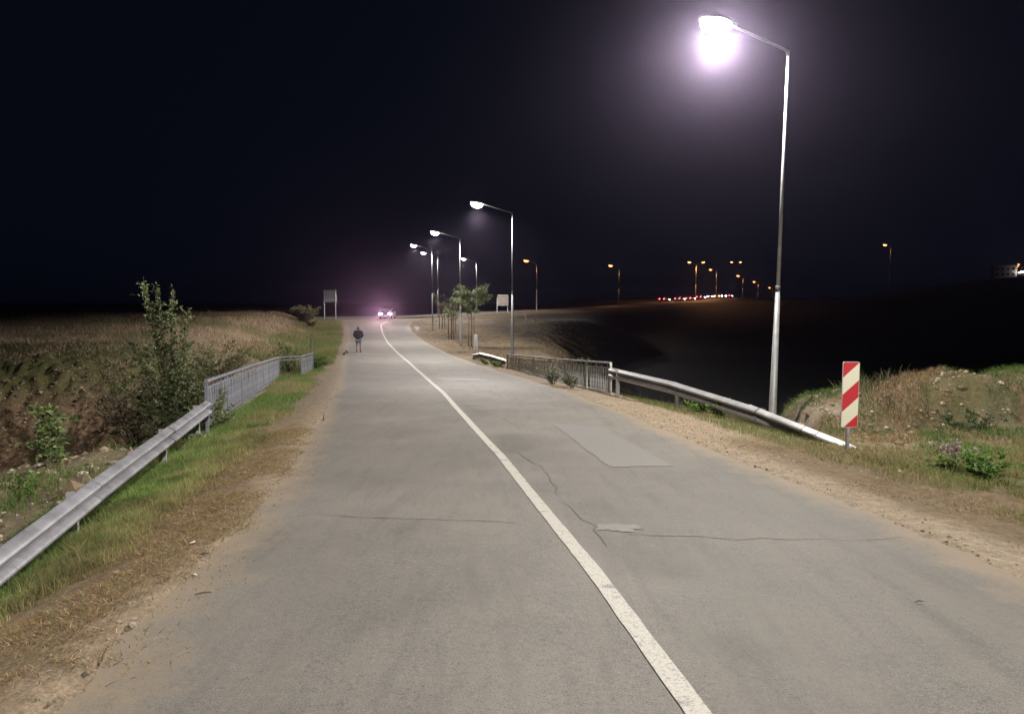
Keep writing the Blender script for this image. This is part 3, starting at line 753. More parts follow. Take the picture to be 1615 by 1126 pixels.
# left verge, green band near the guardrail
def green_w(x, y):
    dl = xl(y) - x; n1 = fbm(x, y, .5); n2 = fbm(x + 70, y, 1.6)
    return smooth((dl - .95 + (n1 - .5) * 1.6) / .8) * (1 - smooth((dl - 2.9) / .5)) * (.35 + 1.1 * smooth((n2 - .35) / .3)) * (dl > .15)
X, Y = scat(150000, -8, -2, 2.0, 17, green_w, 1.25)
t = smooth(((xl(Y) - X) - 1.2 + (fbm(X, Y, .9) - .5) * 1.5) / .8)[:, None]
t = t * smooth((fbm(X + 9, Y, 2.6) - .22) / .25)[:, None]
c = (pick(len(X), GREENS, .4) * t + pick(len(X), OLIVES + STRAWS[1:2], .4) * (1 - t)) * (.65 + .7 * smooth((fbm(X + 19, Y, 3.5) - .3) / .4))[:, None]
blades('grass', X, Y, rng.uniform(.03, .10, len(X)) * (.6 + 1.1 * fbm(X, Y, 2.5)) * (1 + 1.2 * (rng.random(len(X)) < .03)), rng.uniform(.0035, .007, len(X)), c, lean=.8)
X, Y = scat(60000, -13, -4, 14, 50, lambda x, y: (lambda dl: smooth((dl - .6 + (fbm(x, y, .5) - .5) * 1.2) / .8) * (1 - smooth((dl - 2.6) / .5)) * .9)(xl(y) - x), 1.3)
t = rng.random(len(X))[:, None] * .0 + smooth((fbm(X, Y, .6) - .38) / .2)[:, None]
blades('grass', X, Y, rng.uniform(.05, .16, len(X)), rng.uniform(.007, .014, len(X)), pick(len(X), GREENS) * t + pick(len(X), OLIVES + STRAWS[:1]) * (1 - t), lean=.8, tri=True)
X, Y = scat(50000, -26, -8, 36, 96, lambda x, y: (lambda dl: smooth((dl - .3) / .6) * (1 - smooth((dl - 4.5) / 1.5)))(xl(y) - x), 1.2)
t = smooth((fbm(X, Y, .35) - .40) / .15)[:, None]
blades('grass', X, Y, rng.uniform(.06, .2, len(X)), rng.uniform(.02, .04, len(X)), pick(len(X), GREENS + OLIVES) * t + pick(len(X), OLIVES + STRAWS[:1]) * (1 - t), lean=.7, tri=True)
# brown matted litter near the asphalt edge
def lit_w(x, y):
    dl = xl(y) - x; n = fbm(x + 20, y, 1.1)
    return np.maximum(smooth((dl + .12 + (n - .5) * .8) / .35), .035 * (dl > -.45)) * (1 - smooth((dl - 1.7) / .7)) * smooth((n - .28) / .2)
X, Y = scat(120000, -6, -1.6, 1.8, 13, lit_w, 1.2)
c = pick(len(X), BROWNS + STRAWS[1:3] + OLIVES[:1], .35); k = rng.random(len(X)) < .05; c[k] = pick(k.sum(), [(.50, .41, .27)])
blades('dry_litter', X, Y, rng.uniform(.012, .035, len(X)), rng.uniform(.003, .007, len(X)), c, lean=2.6, bend=.2)
X, Y = scat(1500, -6, -1.6, 1.8, 16, lit_w)
blades('straw', X, Y, rng.uniform(.01, .03, len(X)), rng.uniform(.005, .009, len(X)), pick(len(X), [(.5, .42, .28), (.38, .29, .17)]), lean=5, bend=.1)
# right verge
def rw(x, y):
    dr = x - xr(y); n = fbm(x + 30, y, 1.0)
    return smooth((dr - .15 + (n - .5) * .9) / .6) * smooth((n - .36) / .2) * (.15 + .85 * smooth((13 - y) / 3)) * (dr < 8)
X, Y = scat(70000, 2.5, 11, 3.0, 20, rw)
blades('dry_litter', X, Y, rng.uniform(.012, .04, len(X)), rng.uniform(.004, .008, len(X)), pick(len(X), BROWNS + STRAWS, .3), lean=2.4, bend=.2)
def rg(x, y):
    dr = x - xr(y); n = fbm(x + 31, y, .8)
    a = smooth((dr - 1.2 + (n - .5) * 1.4) / .6) * smooth((n - .34) / .15) * smooth((13.4 - y) / 1.5) * (.35 + .65 * smooth((dr - 3.6) / 1))
    b = smooth((dr - 1.1) / .4) * (1 - smooth((dr - 2.2) / .4)) * smooth((y - 10.5) / 1) * smooth((21 - y) / 1) * .35
    c_ = smooth((x - 5.0 - (n - .5)) / .6) * smooth((y - 7.2) / .8) * smooth((10.8 - y) / 1.0) * smooth((n - .3) / .15)
    return np.maximum(np.maximum(a, b), c_)
X, Y = scat(120000, 2.5, 13, 4.5, 21, rg)
t = smooth((fbm(X + 3, Y, .7) - .42) / .14)[:, None] * (.55 + .45 * smooth((X - xr(Y) - 3.0) / 1.2))[:, None]
blades('grass', X, Y, rng.uniform(.03, .12, len(X)) * (1 + smooth((X - 6.5) / 2)), rng.uniform(.005, .009, len(X)), pick(len(X), GREENS) * t + pick(len(X), OLIVES + STRAWS[:2]) * (1 - t), lean=.9)
X, Y = scat(48000, 5.5, 17, 12, 18.5, lambda x, y: smooth((fbm(x, y, 1.3) - .42) / .15) * smooth((x - 5.8) / .8))
t = smooth((fbm(X + 3, Y, .5) - .44) / .08)[:, None]
blades('grass', X, Y, rng.uniform(.03, .16, len(X)), rng.uniform(.006, .011, len(X)), pick(len(X), GREENS[:3]) * .8 * t + pick(len(X), STRAWS + BROWNS) * (1 - t), lean=1.1)
# left field of tall dry grass, and fringe on top of the bank
X, Y = scat(150000, -62, -9, 25, 100, lambda x, y: (lambda dl, c: smooth((dl - 2.8) / 1.8) * smooth((c - 1.8) / 2.6) * (.15 + .85 * smooth((fbm(x, y, .9) - .38) / .2)))(xl(y) - x, y - (21.3 + .33 * (x + 8))), 1.5)
n3 = fbm(X - 11, Y + 5, .16); t = smooth((n3 - .56) / .08)[:, None] * smooth((-12 - X) / 6)[:, None] * .8
hh = rng.uniform(.12, .5, len(X)) * (.2 + 1.6 * fbm(X, Y, .8) ** 1.5) * (1 + .8 * (rng.random(len(X)) < .04)) * (.55 + .45 * smooth((Y - 30) / 10))
blades('tall_dry_grass', X, Y, hh, rng.uniform(.008, .02, len(X)) * (1 + Y / 60), pick(len(X), [(.42, .31, .22), (.33, .245, .17), (.50, .39, .28), (.22, .165, .115)], .4) * (1 - t) + pick(len(X), [(.17, .18, .07), (.22, .21, .10)]) * t, lean=.8, tri=True)
# bank face roots and dry tufts
X, Y = scat(70000, -34, -8, 10, 27, lambda x, y: (lambda dl, c: smooth((dl - 3) / .6) * smooth((c + 4) / 3) * (1 - smooth((c - 4.5) / 1)) * (.2 + smooth((fbm(x, y, 1.6) - .40) / .2)))(xl(y) - x, y - (21.3 + .33 * (x + 8))))
blades('dry_roots', X, Y, rng.uniform(.03, .16, len(X)), rng.uniform(.006, .014, len(X)), pick(len(X), BROWNS + STRAWS[1:3], .35), lean=1.3)
X, Y = scat(9000, -20, -5.5, 8, 18, lambda x, y: (lambda dl: smooth((dl - 3.2) / .6) * smooth((fbm(x, y, .8) - .5) / .1))(xl(y) - x))
blades('grass', X, Y, rng.uniform(.08, .30, len(X)), rng.uniform(.008, .014, len(X)), pick(len(X), GREENS[:3] + OLIVES[2:]) * .8, lean=.8)
# right field
X, Y = scat(50000, -14, 16, 33, 104, lambda x, y: (lambda dr: smooth((dr - .5 + (fbm(x, y, .4) - .5) * 1.5) / .9) * smooth((fbm(x + 8, y, .6) - .36) / .2) * (dr < 24))(x - xr(y)), 1.3)
blades('dry_grass', X, Y, rng.uniform(.04, .16, len(X)), rng.uniform(.015, .035, len(X)), pick(len(X), STRAWS + BROWNS, .3), lean=1.2, tri=True)
X, Y = scat(16000, 0, 9, 15, 36, lambda x, y: (lambda dr: smooth((dr - 1.35) / .5) * (1 - smooth((dr - 5) / 2)) * smooth((fbm(x + 8, y, .6) - .4) / .15))(x - xr(y)))
blades('dark_scrub', X, Y, rng.uniform(.1, .4, len(X)), rng.uniform(.01, .02, len(X)), pick(len(X), [(.09, .10, .05), (.14, .11, .07), (.06, .08, .035)], .3), lean=.7)

# stones and clods
def rubble(name, X, Y, size, cols):
    ico = np.array([(0, 0, 1), (.89, 0, .45), (.28, .85, .45), (-.72, .53, .45), (-.72, -.53, .45), (.28, -.85, .45), (.72, .53, -.45), (-.28, .85, -.45), (-.89, 0, -.45), (-.28, -.85, -.45), (.72, -.53, -.45), (0, 0, -1)])
    fc = np.array([(0, 1, 2), (0, 2, 3), (0, 3, 4), (0, 4, 5), (0, 5, 1), (1, 6, 2), (2, 7, 3), (3, 8, 4), (4, 9, 5), (5, 10, 1), (2, 6, 7), (3, 7, 8), (4, 8, 9), (5, 9, 10), (1, 10, 6), (6, 11, 7), (7, 11, 8), (8, 11, 9), (9, 11, 10), (10, 11, 6)])
    n = len(X); Z = ground(X, Y)
    J = ico[None] * rng.uniform(.65, 1.25, (n, 12, 1)) * np.stack([rng.uniform(.7, 1.4, n), rng.uniform(.7, 1.4, n), rng.uniform(.45, .9, n)], -1)[:, None]
    a = rng.uniform(0, 2 * PI, n); ca, sa = np.cos(a)[:, None], np.sin(a)[:, None]
    V = np.stack([J[..., 0] * ca - J[..., 1] * sa, J[..., 0] * sa + J[..., 1] * ca, J[..., 2]], -1) * size[:, None, None]
    V += np.stack([X, Y, Z + size * .1], -1)[:, None]
    F = (np.arange(n)[:, None, None] * 12 + fc[None]).reshape(-1, 3)
    o = np_mesh(name, V.reshape(-1, 3), F, m_rock, np.repeat(cols, 12, 0)); o['kind'] = 'stuff'; return o
SOILC = [(.20, .145, .095), (.30, .24, .17), (.13, .095, .065), (.36, .31, .25)]
X, Y = scat(2600, 5.6, 17, 11.8, 18.5, lambda x, y: smooth((fbm(x, y, 1.5) - .35) / .2) * smooth((x - 5.7) / .6)); rubble('rubble', X, Y, rng.gamma(2, .011, len(X)) + .008, pick(len(X), SOILC))
X, Y = scat(9000, -34, -8, 12, 26, lambda x, y: (lambda dl, c: smooth((dl - 3) / .6) * smooth((c + 5) / 2) * (1 - smooth((c - 4.8) / 1)))(xl(y) - x, y - (21.3 + .33 * (x + 8)))); rubble('rubble', X, Y, rng.gamma(2, .015, len(X)) + .012, pick(len(X), [(.15, .10, .065), (.20, .145, .095), (.10, .07, .05), (.30, .25, .19)]))
X, Y = scat(900, -14, -5.4, 6, 14, lambda x, y: (lambda dl: smooth((dl - 2.9) / .5))(xl(y) - x)); rubble('rubble', X, Y, rng.gamma(2, .02, len(X)) + .012, pick(len(X), SOILC))
X, Y = scat(2600, -6, 9, 2, 20, lambda x, y: np.exp(-np.minimum(np.abs(x - xl(y)), np.abs(x - xr(y))) / .35) * ((x < xl(y) + .3) | (x > xr(y) - .3))); rubble('gravel', X, Y, rng.gamma(2, .003, len(X)) + .003, pick(len(X), [(.22, .19, .15), (.16, .14, .115), (.27, .245, .21)]))
X, Y = scat(1500, 2.6, 7, 9, 22, lambda x, y: (x > xr(y) + .1) * (x < xr(y) + 2.0) * 1.0); rubble('gravel', X, Y, rng.gamma(2, .003, len(X)) + .003, pick(len(X), SOILC))

# ------------------------------------------------------------------ leafy plants
def leaf_cards(P, D, size, cols, flat=.5):
    """folded rhombus leaves at P along D"""
    n = len(P); D = D / (np.linalg.norm(D, axis=1, keepdims=True) + 1e-9)
    S_ = np.cross(D, rng.normal(0, 1, (n, 3)) * (1 - flat) + np.array([0, 0, 1]) * flat); S_ /= (np.linalg.norm(S_, axis=1, keepdims=True) + 1e-9)
    N_ = np.cross(S_, D); L = size[:, None]
    V = np.stack([P, P + D * L * .5 + S_ * L * .27 + N_ * L * .08, P + D * L, P + D * L * .5 - S_ * L * .27 + N_ * L * .08], 1).reshape(-1, 3)
    i = np.arange(n)[:, None] * 4
    F = np.concatenate([i + np.array([[0, 1, 2]]), i + np.array([[0, 2, 3]])], 0)
    return V, F, np.repeat(cols, 4, 0)
def shrub(name, x, y, z, stems, leaf_n, leaf, cols, label, cat, height=1.0, spread=1.0, droop=.0, stem_mat=None, r0=.02, low=.15, side=.25, group=None, mesh_leaf_flat=.3, ymul=1.0):
    """stems: list of (dx, dy, h) tips relative to base, or an int"""
    root = empty(name, (x, y, z), label=label, cat=cat, group=group)
    if isinstance(stems, int):
        stems = [(spread * math.sqrt(random.random()) * math.cos(a), ymul * spread * math.sqrt(random.random()) * math.sin(a), height * random.uniform(.55, 1)) for a in [random.uniform(0, 2 * PI) for _ in range(stems)]]
    mb = MB(); P = []; D = []
    per = max(1, leaf_n // len(stems))
    for dx, dy, h in stems:
        b0 = Vector((random.uniform(-.1, .1), random.uniform(-.1, .1), 0)) * spread; tip = Vector((dx, dy, h)); L = tip.length
        c1 = b0 + Vector((dx * .25, dy * .25, h * .5)); pts = []
        for k in range(7):
            t = k / 6; p = b0 * (1 - t) ** 2 + 2 * c1 * t * (1 - t) + tip * t * t; p.z -= droop * t * t * L; pts.append(p)
        mb.tube(pts, [r0 * (1 - .85 * k / 6) for k in range(7)], 5, cap=False)
        nb = max(3, int(per / 14)); tw = []
        for q in range(nb):
            t = random.uniform(low, .97); i = min(5, int(t * 6)); p = pts[i].lerp(pts[i + 1], t * 6 - i)
            a = random.uniform(0, 2 * PI); ln = side * L * random.uniform(.35, 1) * (1.15 - t * .8)
            e = p + Vector((math.cos(a) * ln, math.sin(a) * ln, ln * random.uniform(.0, .7)))
            tw.append((p, e)); mb.tube([p, p.lerp(e, .5) + Vector((0, 0, .03 * ln)), e], [r0 * .3, r0 * .2, r0 * .1], 3, cap=False)
        for q in range(per):
            if random.random() < .25:
                t = random.uniform(low + .1, 1); i = min(5, int(t * 6)); p = pts[i].lerp(pts[i + 1], t * 6 - i); d = Vector((random.gauss(0, 1), random.gauss(0, 1), random.uniform(-.2, 1)))
            else:
                a_, e_ = random.choice(tw); t = random.uniform(.15, 1.05); p = a_.lerp(e_, t); d = (e_ - a_).normalized() + Vector((random.gauss(0, .7), random.gauss(0, .7), random.gauss(0, .6)))
            P.append(p); D.append(d)
    st = mb.build('stems', stem_mat or m_bark, root); 
    n = len(P); V, F, C = leaf_cards(np.array(P), np.array(D), rng.uniform(leaf * .6, leaf * 1.3, n), pick(n, cols, .35), mesh_leaf_flat)
    f = np_mesh('foliage', V, F, m_leaf, C, parent=root); f['kind'] = 'stuff'
    return root
BUSH = [(.08, .12, .045), (.12, .16, .06), (.15, .18, .08), (.06, .09, .03), (.22, .24, .13)]
# big shrub in the ditch by the left railing: several tall shoots and a broad body
stems = [(-.62 + random.gauss(0, .05), random.gauss(0, .1), 4.45 - .12 * k) for k in range(4)] + [(-.35, .1, 4.35), (-.3, .0, 4.2), (.02, .1, 4.3), (.06, .05, 4.15), (.0, .1, 3.9), (.5, -.1, 3.75), (.45, -.1, 3.55), (-.4, .3, 3.6)]
stems += [(random.gauss(.15, .75), random.gauss(0, .6), random.uniform(1.6, 3.1)) for _ in range(26)] + [(random.gauss(.35, .6), random.gauss(-.2, .5), random.uniform(.5, 1.6)) for _ in range(14)]
shrub('shrub', -8.1, 17.0, -2.25, stems, 24000, .072, BUSH, 'tall leafy shrub rising from the ditch behind the near end of the left railing', 'shrub', r0=.02, side=.16, low=.2)
shrub('shrub', -10.9, 20.5, -2.6, 34, 7000, .075, [(.08, .09, .045), (.12, .11, .055), (.16, .13, .075)], 'broad dim brownish shrub spreading behind the tall leafy shrub', 'shrub', height=3.1, spread=2.1, side=.22)
shrub('shrub', -10.6, 25.8, -1.6, 30, 6000, .07, [(.13, .14, .065), (.18, .16, .08)], 'olive shrub on the ditch bank behind the middle of the left railing', 'shrub', height=1.9, spread=1.6, side=.25)
shrub('creeper', -6.12, 14.6, -1.5, 18, 3600, .07, BUSH + [(.11, .15, .06)], 'green creeper growing through the first bars of the left railing', 'plant', height=1.45, spread=.55, side=.35, r0=.008, ymul=2.0)
shrub('shrub', -5.85, 12.95, -1.45, 12, 1500, .06, BUSH, 'low dark bush beneath the far end of the left guardrail', 'shrub', height=.8, spread=.5, side=.4, r0=.008)
shrub('shrub', -24.0, 83, gz(-24.0, 83) - .1, 60, 12000, .19, [(.13, .15, .065), (.18, .19, .09), (.24, .22, .12)], 'round olive bush left of the two-post sign', 'bush', height=2.15, spread=1.9, side=.3)
shrub('shrub', -22.1, 79, gz(-22.1, 79) - .1, 16, 1500, .15, [(.16, .14, .07), (.13, .11, .06)], 'low yellowish bush just right of the round olive bush', 'bush', height=1.0, spread=.7, side=.3)
for (x, y, lab, n, hgt, sp, cs, lf) in (
    (-8.0, 12.2, 'tall nettle-like weed in the ditch left of the guardrail joint', 10, 1.25, .5, BUSH + GREENS[:2], .11),
    (-9.0, 11.6, 'leafy weed in the ditch near the left edge of the photo', 9, .9, .5, BUSH, .10),
    (-10.2, 12.4, 'dark weed at the far left of the ditch', 9, .9, .6, BUSH[:4], .10),
    (-7.2, 10.4, 'small weed on the sandy slope below the guardrail', 5, .5, .3, GREENS[:2], .07),
    (4.55, 15.4, 'bright green weed under the middle of the right guardrail', 14, .42, .42, [(.12, .22, .05), (.16, .27, .07), (.09, .17, .04)], .07),
    (4.2, 15.9, 'smaller bright green weed left of the larger one under the guardrail', 10, .35, .4, [(.12, .22, .05), (.16, .27, .07), (.09, .17, .04)], .065),
    (4.95, 14.6, 'green weed where the tall lamp pole meets the guardrail', 9, .3, .35, [(.10, .18, .05), (.14, .22, .07)], .06),
    (1.35, 24.3, 'grey-green thistle growing against the bars of the right railing', 14, .72, .5, [(.17, .18, .13), (.13, .15, .09), (.22, .22, .17)], .075),
    (1.9, 22.8, 'low dark thistle at the foot of the right railing', 10, .45, .4, [(.11, .12, .08), (.15, .16, .10)], .07),
    (-.75, 34.9, 'green weed under the short far guardrail', 12, .3, .45, [(.13, .18, .05), (.17, .22, .07)], .08),
    (-1.35, 36.6, 'yellow-green weed at the last post of the short far guardrail', 9, .35, .4, [(.17, .20, .06), (.13, .17, .05)], .08),
    (-9.1, 33.2, 'lush green weed at the end of the left railing', 18, .75, .6, [(.10, .17, .04), (.13, .21, .05)], .10),
    (-9.25, 33.9, 'spreading green weed between the left railing and the road', 16, .5, .8, [(.10, .17, .04), (.14, .20, .06)], .10),
    (-9.8, 34.9, 'green weed at the foot of the edge-on marker board', 12, .7, .5, [(.08, .14, .035), (.11, .17, .045)], .10),
    (-9.9, 31.0, 'dark green weed reaching over the gap in the left railing', 16, 1.35, .9, [(.06, .10, .03), (.08, .13, .035)], .10),
    (5.85, 8.75, 'bright green clump on the verge right of the striped marker', 16, .38, .5, [(.11, .20, .045), (.14, .24, .06)], .06),
    (5.75, 9.5, 'yellow-green low clump nearest the striped marker', 10, .25, .4, [(.17, .23, .07), (.13, .18, .05)], .05),
    (8.95, 14.1, 'dark green bush on the slope of the earth mound', 26, .8, .9, [(.03, .055, .022), (.045, .075, .03)], .07),
    (8.5, 13.2, 'dark low bush in front of the mound bush', 16, .5, .7, [(.035, .065, .025), (.05, .08, .03)], .06),
    (6.9, 13.3, 'small green tuft at the foot of the earth mound', 9, .3, .4, [(.09, .14, .045), (.12, .15, .06)], .05),
    (6.35, 15.2, 'thin dry weed beside the base of the tall lamp pole', 9, .45, .3, [(.22, .17, .12), (.17, .14, .09)], .05),
    (6.75, 10.7, 'pale dry clump on the verge before the mound', 14, .3, .4, [(.34, .29, .25), (.27, .22, .19)], .05),
    (-10.6, 45.0, 'dark stalky weed at the road edge nearer than the walker', 4, .2, .12, [(.05, .05, .04), (.07, .06, .045)], .05),
    (-10.95, 47.3, 'small dark weed at the road edge beside the walker', 3, .3, .08, [(.05, .05, .04), (.07, .06, .045)], .05),
    (2.6, 25.5, 'dark shrub in the valley just behind the right railing', 12, 1.2, .8, [(.06, .08, .04), (.09, .10, .05)], .08)):
    shrub('weed', x, y, gz(x, y) - .02, n, n * (70 if y < 20 else 60), lf, cs, lab, 'weed', height=hgt, spread=sp, side=.4, r0=.006, stem_mat=m_stem, low=.1)
# arched dry cane above the left field
root = empty('dry_cane', (-10.4, 31.2, gz(-10.4, 31.2)), label='long pale cane arching over the dry grass of the left field', cat='plant stem')
mb = MB(); mb.tube([(0, 0, 0), (-.05, 0, .9), (-.35, 0, 1.6), (-.9, .1, 2.0), (-1.3, .2, 2.1)], [.014, .012, .01, .008, .004], 6); mb.build('cane', M_('dry_cane', (.36, .29, .2), .8), root, sm=True)
root = empty('bare_sapling', (-37, 88, gz(-37, 88)), label='bare twiggy sapling sticking up left of the round olive bush', cat='sapling')
mb = MB(); mb.tube([(0, 0, 0), (-.5, 0, .9), (-.7, 0, 2.2)], [.05, .035, .015], 6)
for k in range(8): mb.tube([(-.4 - .04 * k, 0, .7 + .17 * k), (-.4 - .04 * k + random.uniform(-.5, .6), random.uniform(-.3, .3), 1.1 + .2 * k)], [.02, .006], 4)
mb.build('trunk', m_bark, root)

# far scrub along the cross road
for (x, y, h, sp, lab) in ((-19.5, 119, 2.2, 1.8, 'faint twiggy bush beyond the junction, nearest the car'), (-15.2, 122, 2.8, 2.0, 'tallest faint bush beyond the cross road behind the paired lamps'),
                           (-11.2, 123, 2.2, 2.0, 'faint bush beyond the cross road right of the paired lamps')):
    shrub('shrub', x, y, gz(x, y) - .2, 26, 1500, .16, [(.15, .13, .11), (.11, .10, .08)], lab, 'bush', height=h, spread=sp, side=.3, r0=.02)

# young staked trees
def young_tree(x, y, h, cw, label, leaves, stakes, cols, lean=0.0, leaf=.16):
    z = gz(x, y); r = empty('young_tree', (x, y, z), label=label, cat='young tree', group='young staked trees on the right verge')
    mb = MB(); mb.tube([(0, 0, -.1), (.03, 0, h * .3), (.0 + lean * .4, 0, h * .6), (lean, 0, h * .92)], [.05, .045, .035, .012], 8); mb.build('trunk', m_bark, r, sm=True)
    P = []; D = []; mb = MB()
    nb = 34 if leaves > 1000 else 22 if leaves > 300 else 9
    for k in range(nb):
        t = random.uniform(.58, .93); p = Vector((lean * t, 0, h * t)); a = random.uniform(0, 2 * PI); L = cw * random.uniform(.5, 1.05) * (1.1 - abs(t - .7) * 1.2)
        e = p + Vector((math.cos(a) * L, math.sin(a) * L, L * random.uniform(.05, .8))); mb.tube([p, p.lerp(e, .5) + Vector((0, 0, .1 * L)), e], [.018, .012, .004], 4)
        for q in range(leaves // nb):
            s = random.uniform(.3, 1.08) ; pp = p.lerp(e, s) + Vector((random.gauss(0, .09), random.gauss(0, .09), random.gauss(0, .09))); P.append(pp); D.append(Vector((random.gauss(0, 1), random.gauss(0, 1), random.uniform(-.9, .4))))
    mb.build('branches', m_bark, r)
    V, F, C = leaf_cards(np.array(P), np.array(D), rng.uniform(leaf * .6, leaf * 1.3, len(P)), pick(len(P), cols, .35), .4)
    f = np_mesh('crown', V, F, m_leaf, C, parent=r); f['kind'] = 'stuff'
    for sx, sy in stakes:
        mb = MB(); mb.tube([(sx, sy, -.2), (sx * .9, sy * .9, 2.4)], [.045, .04], 6); mb.build('stake', m_stake, r, sm=True)
    mb = MB(); mb.box((0, 0, 2.15), (abs(stakes[0][0]) * 2.1, .03, .06)); mb.build('tie_bar', m_stake, r)
    return r
TG = [(.14, .19, .08), (.20, .24, .11), (.10, .14, .055), (.26, .29, .15)]
young_tree(-3.2, 56.5, 4.5, 1.45, 'young staked tree with the largest leafy crown, nearest the guardrail', 4200, [(-.22, 0), (.22, .1)], TG)
young_tree(-5.6, 66, 2.9, .8, 'young staked tree with a low drooping crown behind the lamp pole', 420, [(-.25, 0), (.25, 0)], TG)
young_tree(-6.2, 74, 3.5, 1.0, 'young staked tree with sparse yellowish crown left of the large one', 620, [(-.4, 0), (.4, 0)], [(.26, .25, .15), (.19, .20, .11), (.14, .15, .08)], lean=-.1)
young_tree(-8.0, 82, 4.0, .9, 'thinnest young staked tree with only a few leaves', 90, [(-.3, 0), (.3, 0)], [(.26, .25, .15), (.19, .20, .11)], lean=-.5)

# ------------------------------------------------------------------ litter on the verges
m_lit = M_('white_litter', (.75, .73, .70), .7)
for (x, y, s, lab) in ((-2.56, 5.6, .024, 'white scrap of paper on the brown verge'), (-2.25, 4.95, .015, 'tiny white scrap at the road edge nearer the camera'), (4.95, 9.0, .022, 'white scrap of litter in the grass right of the striped marker')):
    mb = MB(); n = 7; zz = gz(x, y) + .03
    ring = [Vector((x + s * math.cos(a) * random.uniform(.6, 1.2), y + s * math.sin(a) * random.uniform(.5, 1.3), zz + random.uniform(0, .015))) for a in [2 * PI * k / n for k in range(n)]]
    ring2 = [p + Vector((0, 0, .004)) for p in ring]; mb.loft([ring, ring2]); tag(mb.build('paper_scrap', m_lit), label=lab, cat='litter')
for (x, y, a, L, lab) in ((-2.02, 4.55, .4, .05, 'dark twig lying over the left road edge'), (-2.35, 5.35, .1, .045, 'short dark twig at the edge of the brown litter'), (2.55, 4.35, .1, .03, 'small dark twig on the right lane of asphalt')):
    mb = MB(); z0 = max(road_z(x, y), gz(x, y)) + .012
    mb.tube([(x - L * math.cos(a), y - L * math.sin(a), z0), (x, y + .01, z0 + .004), (x + L * math.cos(a), y + L * math.sin(a), z0)], [.003, .005, .002], 5); tag(mb.build('twig', m_bark), label=lab, cat='twig')

# ------------------------------------------------------------------ the walker
def skin_obj(name, pts, edges, rad, mat, parent, root=0, sub=2):
    me = bpy.data.meshes.new(name); me.from_pydata(pts, edges, []); o = link(name, me, mat, parent)
    md = o.modifiers.new('skin', 'SKIN'); md.use_smooth_shade = True
    for i, r_ in enumerate(rad):
        me.skin_vertices[0].data[i].radius = (r_, r_) if not isinstance(r_, tuple) else r_
    me.skin_vertices[0].data[root].use_root = True
    sd = o.modifiers.new('sub', 'SUBSURF'); sd.levels = sub; sd.render_levels = sub
    return o
m_skin = M_('skin', (.20, .12, .085), .6); m_jacket = M_('dark_jacket', (.012, .011, .015), .85, noise=.3, nscale=12)
m_short = M_('blue_shorts', (.10, .14, .20), .85, noise=.4, nscale=14); m_shoe = M_('dark_shoes', (.03, .028, .03), .7); m_hair = M_('grey_hair', (.10, .085, .075), .8)
wx, wy = -10.30, 48.0; wz = road_z(wx, wy)
pr = empty('person', (wx, wy, wz), math.radians(8), label='person in dark jacket and blue shorts walking away along the road edge', cat='person')
# facing +y (away); left is -x
body_p = [(0, 0, .95), (0, .01, 1.15), (0, .02, 1.36), (0, .03, 1.47), (0, .05, 1.56), (0, .06, 1.64), (0, .06, 1.72),
          (-.10, 0, .90), (-.11, .06, .50), (-.12, -.06, .12), (-.12, .06, .05),
          (.10, 0, .90), (.12, -.03, .50), (.12, .02, .10), (.12, .15, .04),
          (-.20, .02, 1.40), (-.27, -.05, 1.16), (-.18, .10, 1.00), (-.12, .16, .99), (.20, .02, 1.40), (.27, -.05, 1.16), (.18, .10, 1.00), (.12, .16, .99)]
body_e = [(0, 1), (1, 2), (2, 3), (3, 4), (4, 5), (5, 6), (0, 7), (7, 8), (8, 9), (9, 10), (0, 11), (11, 12), (12, 13), (13, 14), (2, 15), (15, 16), (16, 17), (17, 18), (2, 19), (19, 20), (20, 21), (21, 22)]
body_r = [(.14, .10), (.13, .10), (.15, .10), .055, .075, .092, .06, .085, .055, .038, .035, .085, .055, .038, .035, .055, .042, .03, .03, .055, .042, .03, .03]
skin_obj('body', body_p, body_e, body_r, m_skin, pr)
jp = [(0, 0, .86), (0, 0, 1.02), (0, .01, 1.2), (0, .02, 1.38), (0, .03, 1.49), (-.21, .02, 1.40), (-.28, -.05, 1.17), (-.21, .09, 1.01), (-.14, .14, .99), (.21, .02, 1.40), (.28, -.05, 1.17), (.21, .09, 1.01), (.14, .14, .99)]
je = [(0, 1), (1, 2), (2, 3), (3, 4), (3, 5), (5, 6), (6, 7), (7, 8), (3, 9), (9, 10), (10, 11), (11, 12)]
jk = skin_obj('jacket', jp, je, [(.20, .15), (.20, .15), (.20, .15), (.20, .13), (.085, .085), .09, .08, .065, .055, .09, .08, .065, .055], m_jacket, pr)
sp_ = [(0, 0, .88), (-.10, .0, .80), (-.11, .04, .60), (.10, 0, .80), (.12, -.02, .60)]
skin_obj('shorts', sp_, [(0, 1), (1, 2), (0, 3), (3, 4)], [(.17, .13), .115, .10, .115, .10], m_short, pr)
for pts in ([(-.12, -.10, .09), (-.12, .0, .045), (-.12, .12, .035)], [(.12, -.04, .06), (.12, .08, .045), (.12, .20, .03)]):
    skin_obj('shoe', pts, [(0, 1), (1, 2)], [.055, .052, .042], m_shoe, pr, sub=1)
mb = MB(); rings = []
for k in range(7):
    t = k / 6; zz = 1.56 + .19 * t; rr_ = .108 * math.sin(PI * (.35 + .62 * t)) + .012
    rings.append([Vector((rr_ * math.cos(a), .035 + rr_ * 1.1 * math.sin(a), zz)) for a in [2 * PI * q / 14 for q in range(14)]])
mb.loft(rings); mb.build('hair', m_hair, pr, sm=True)

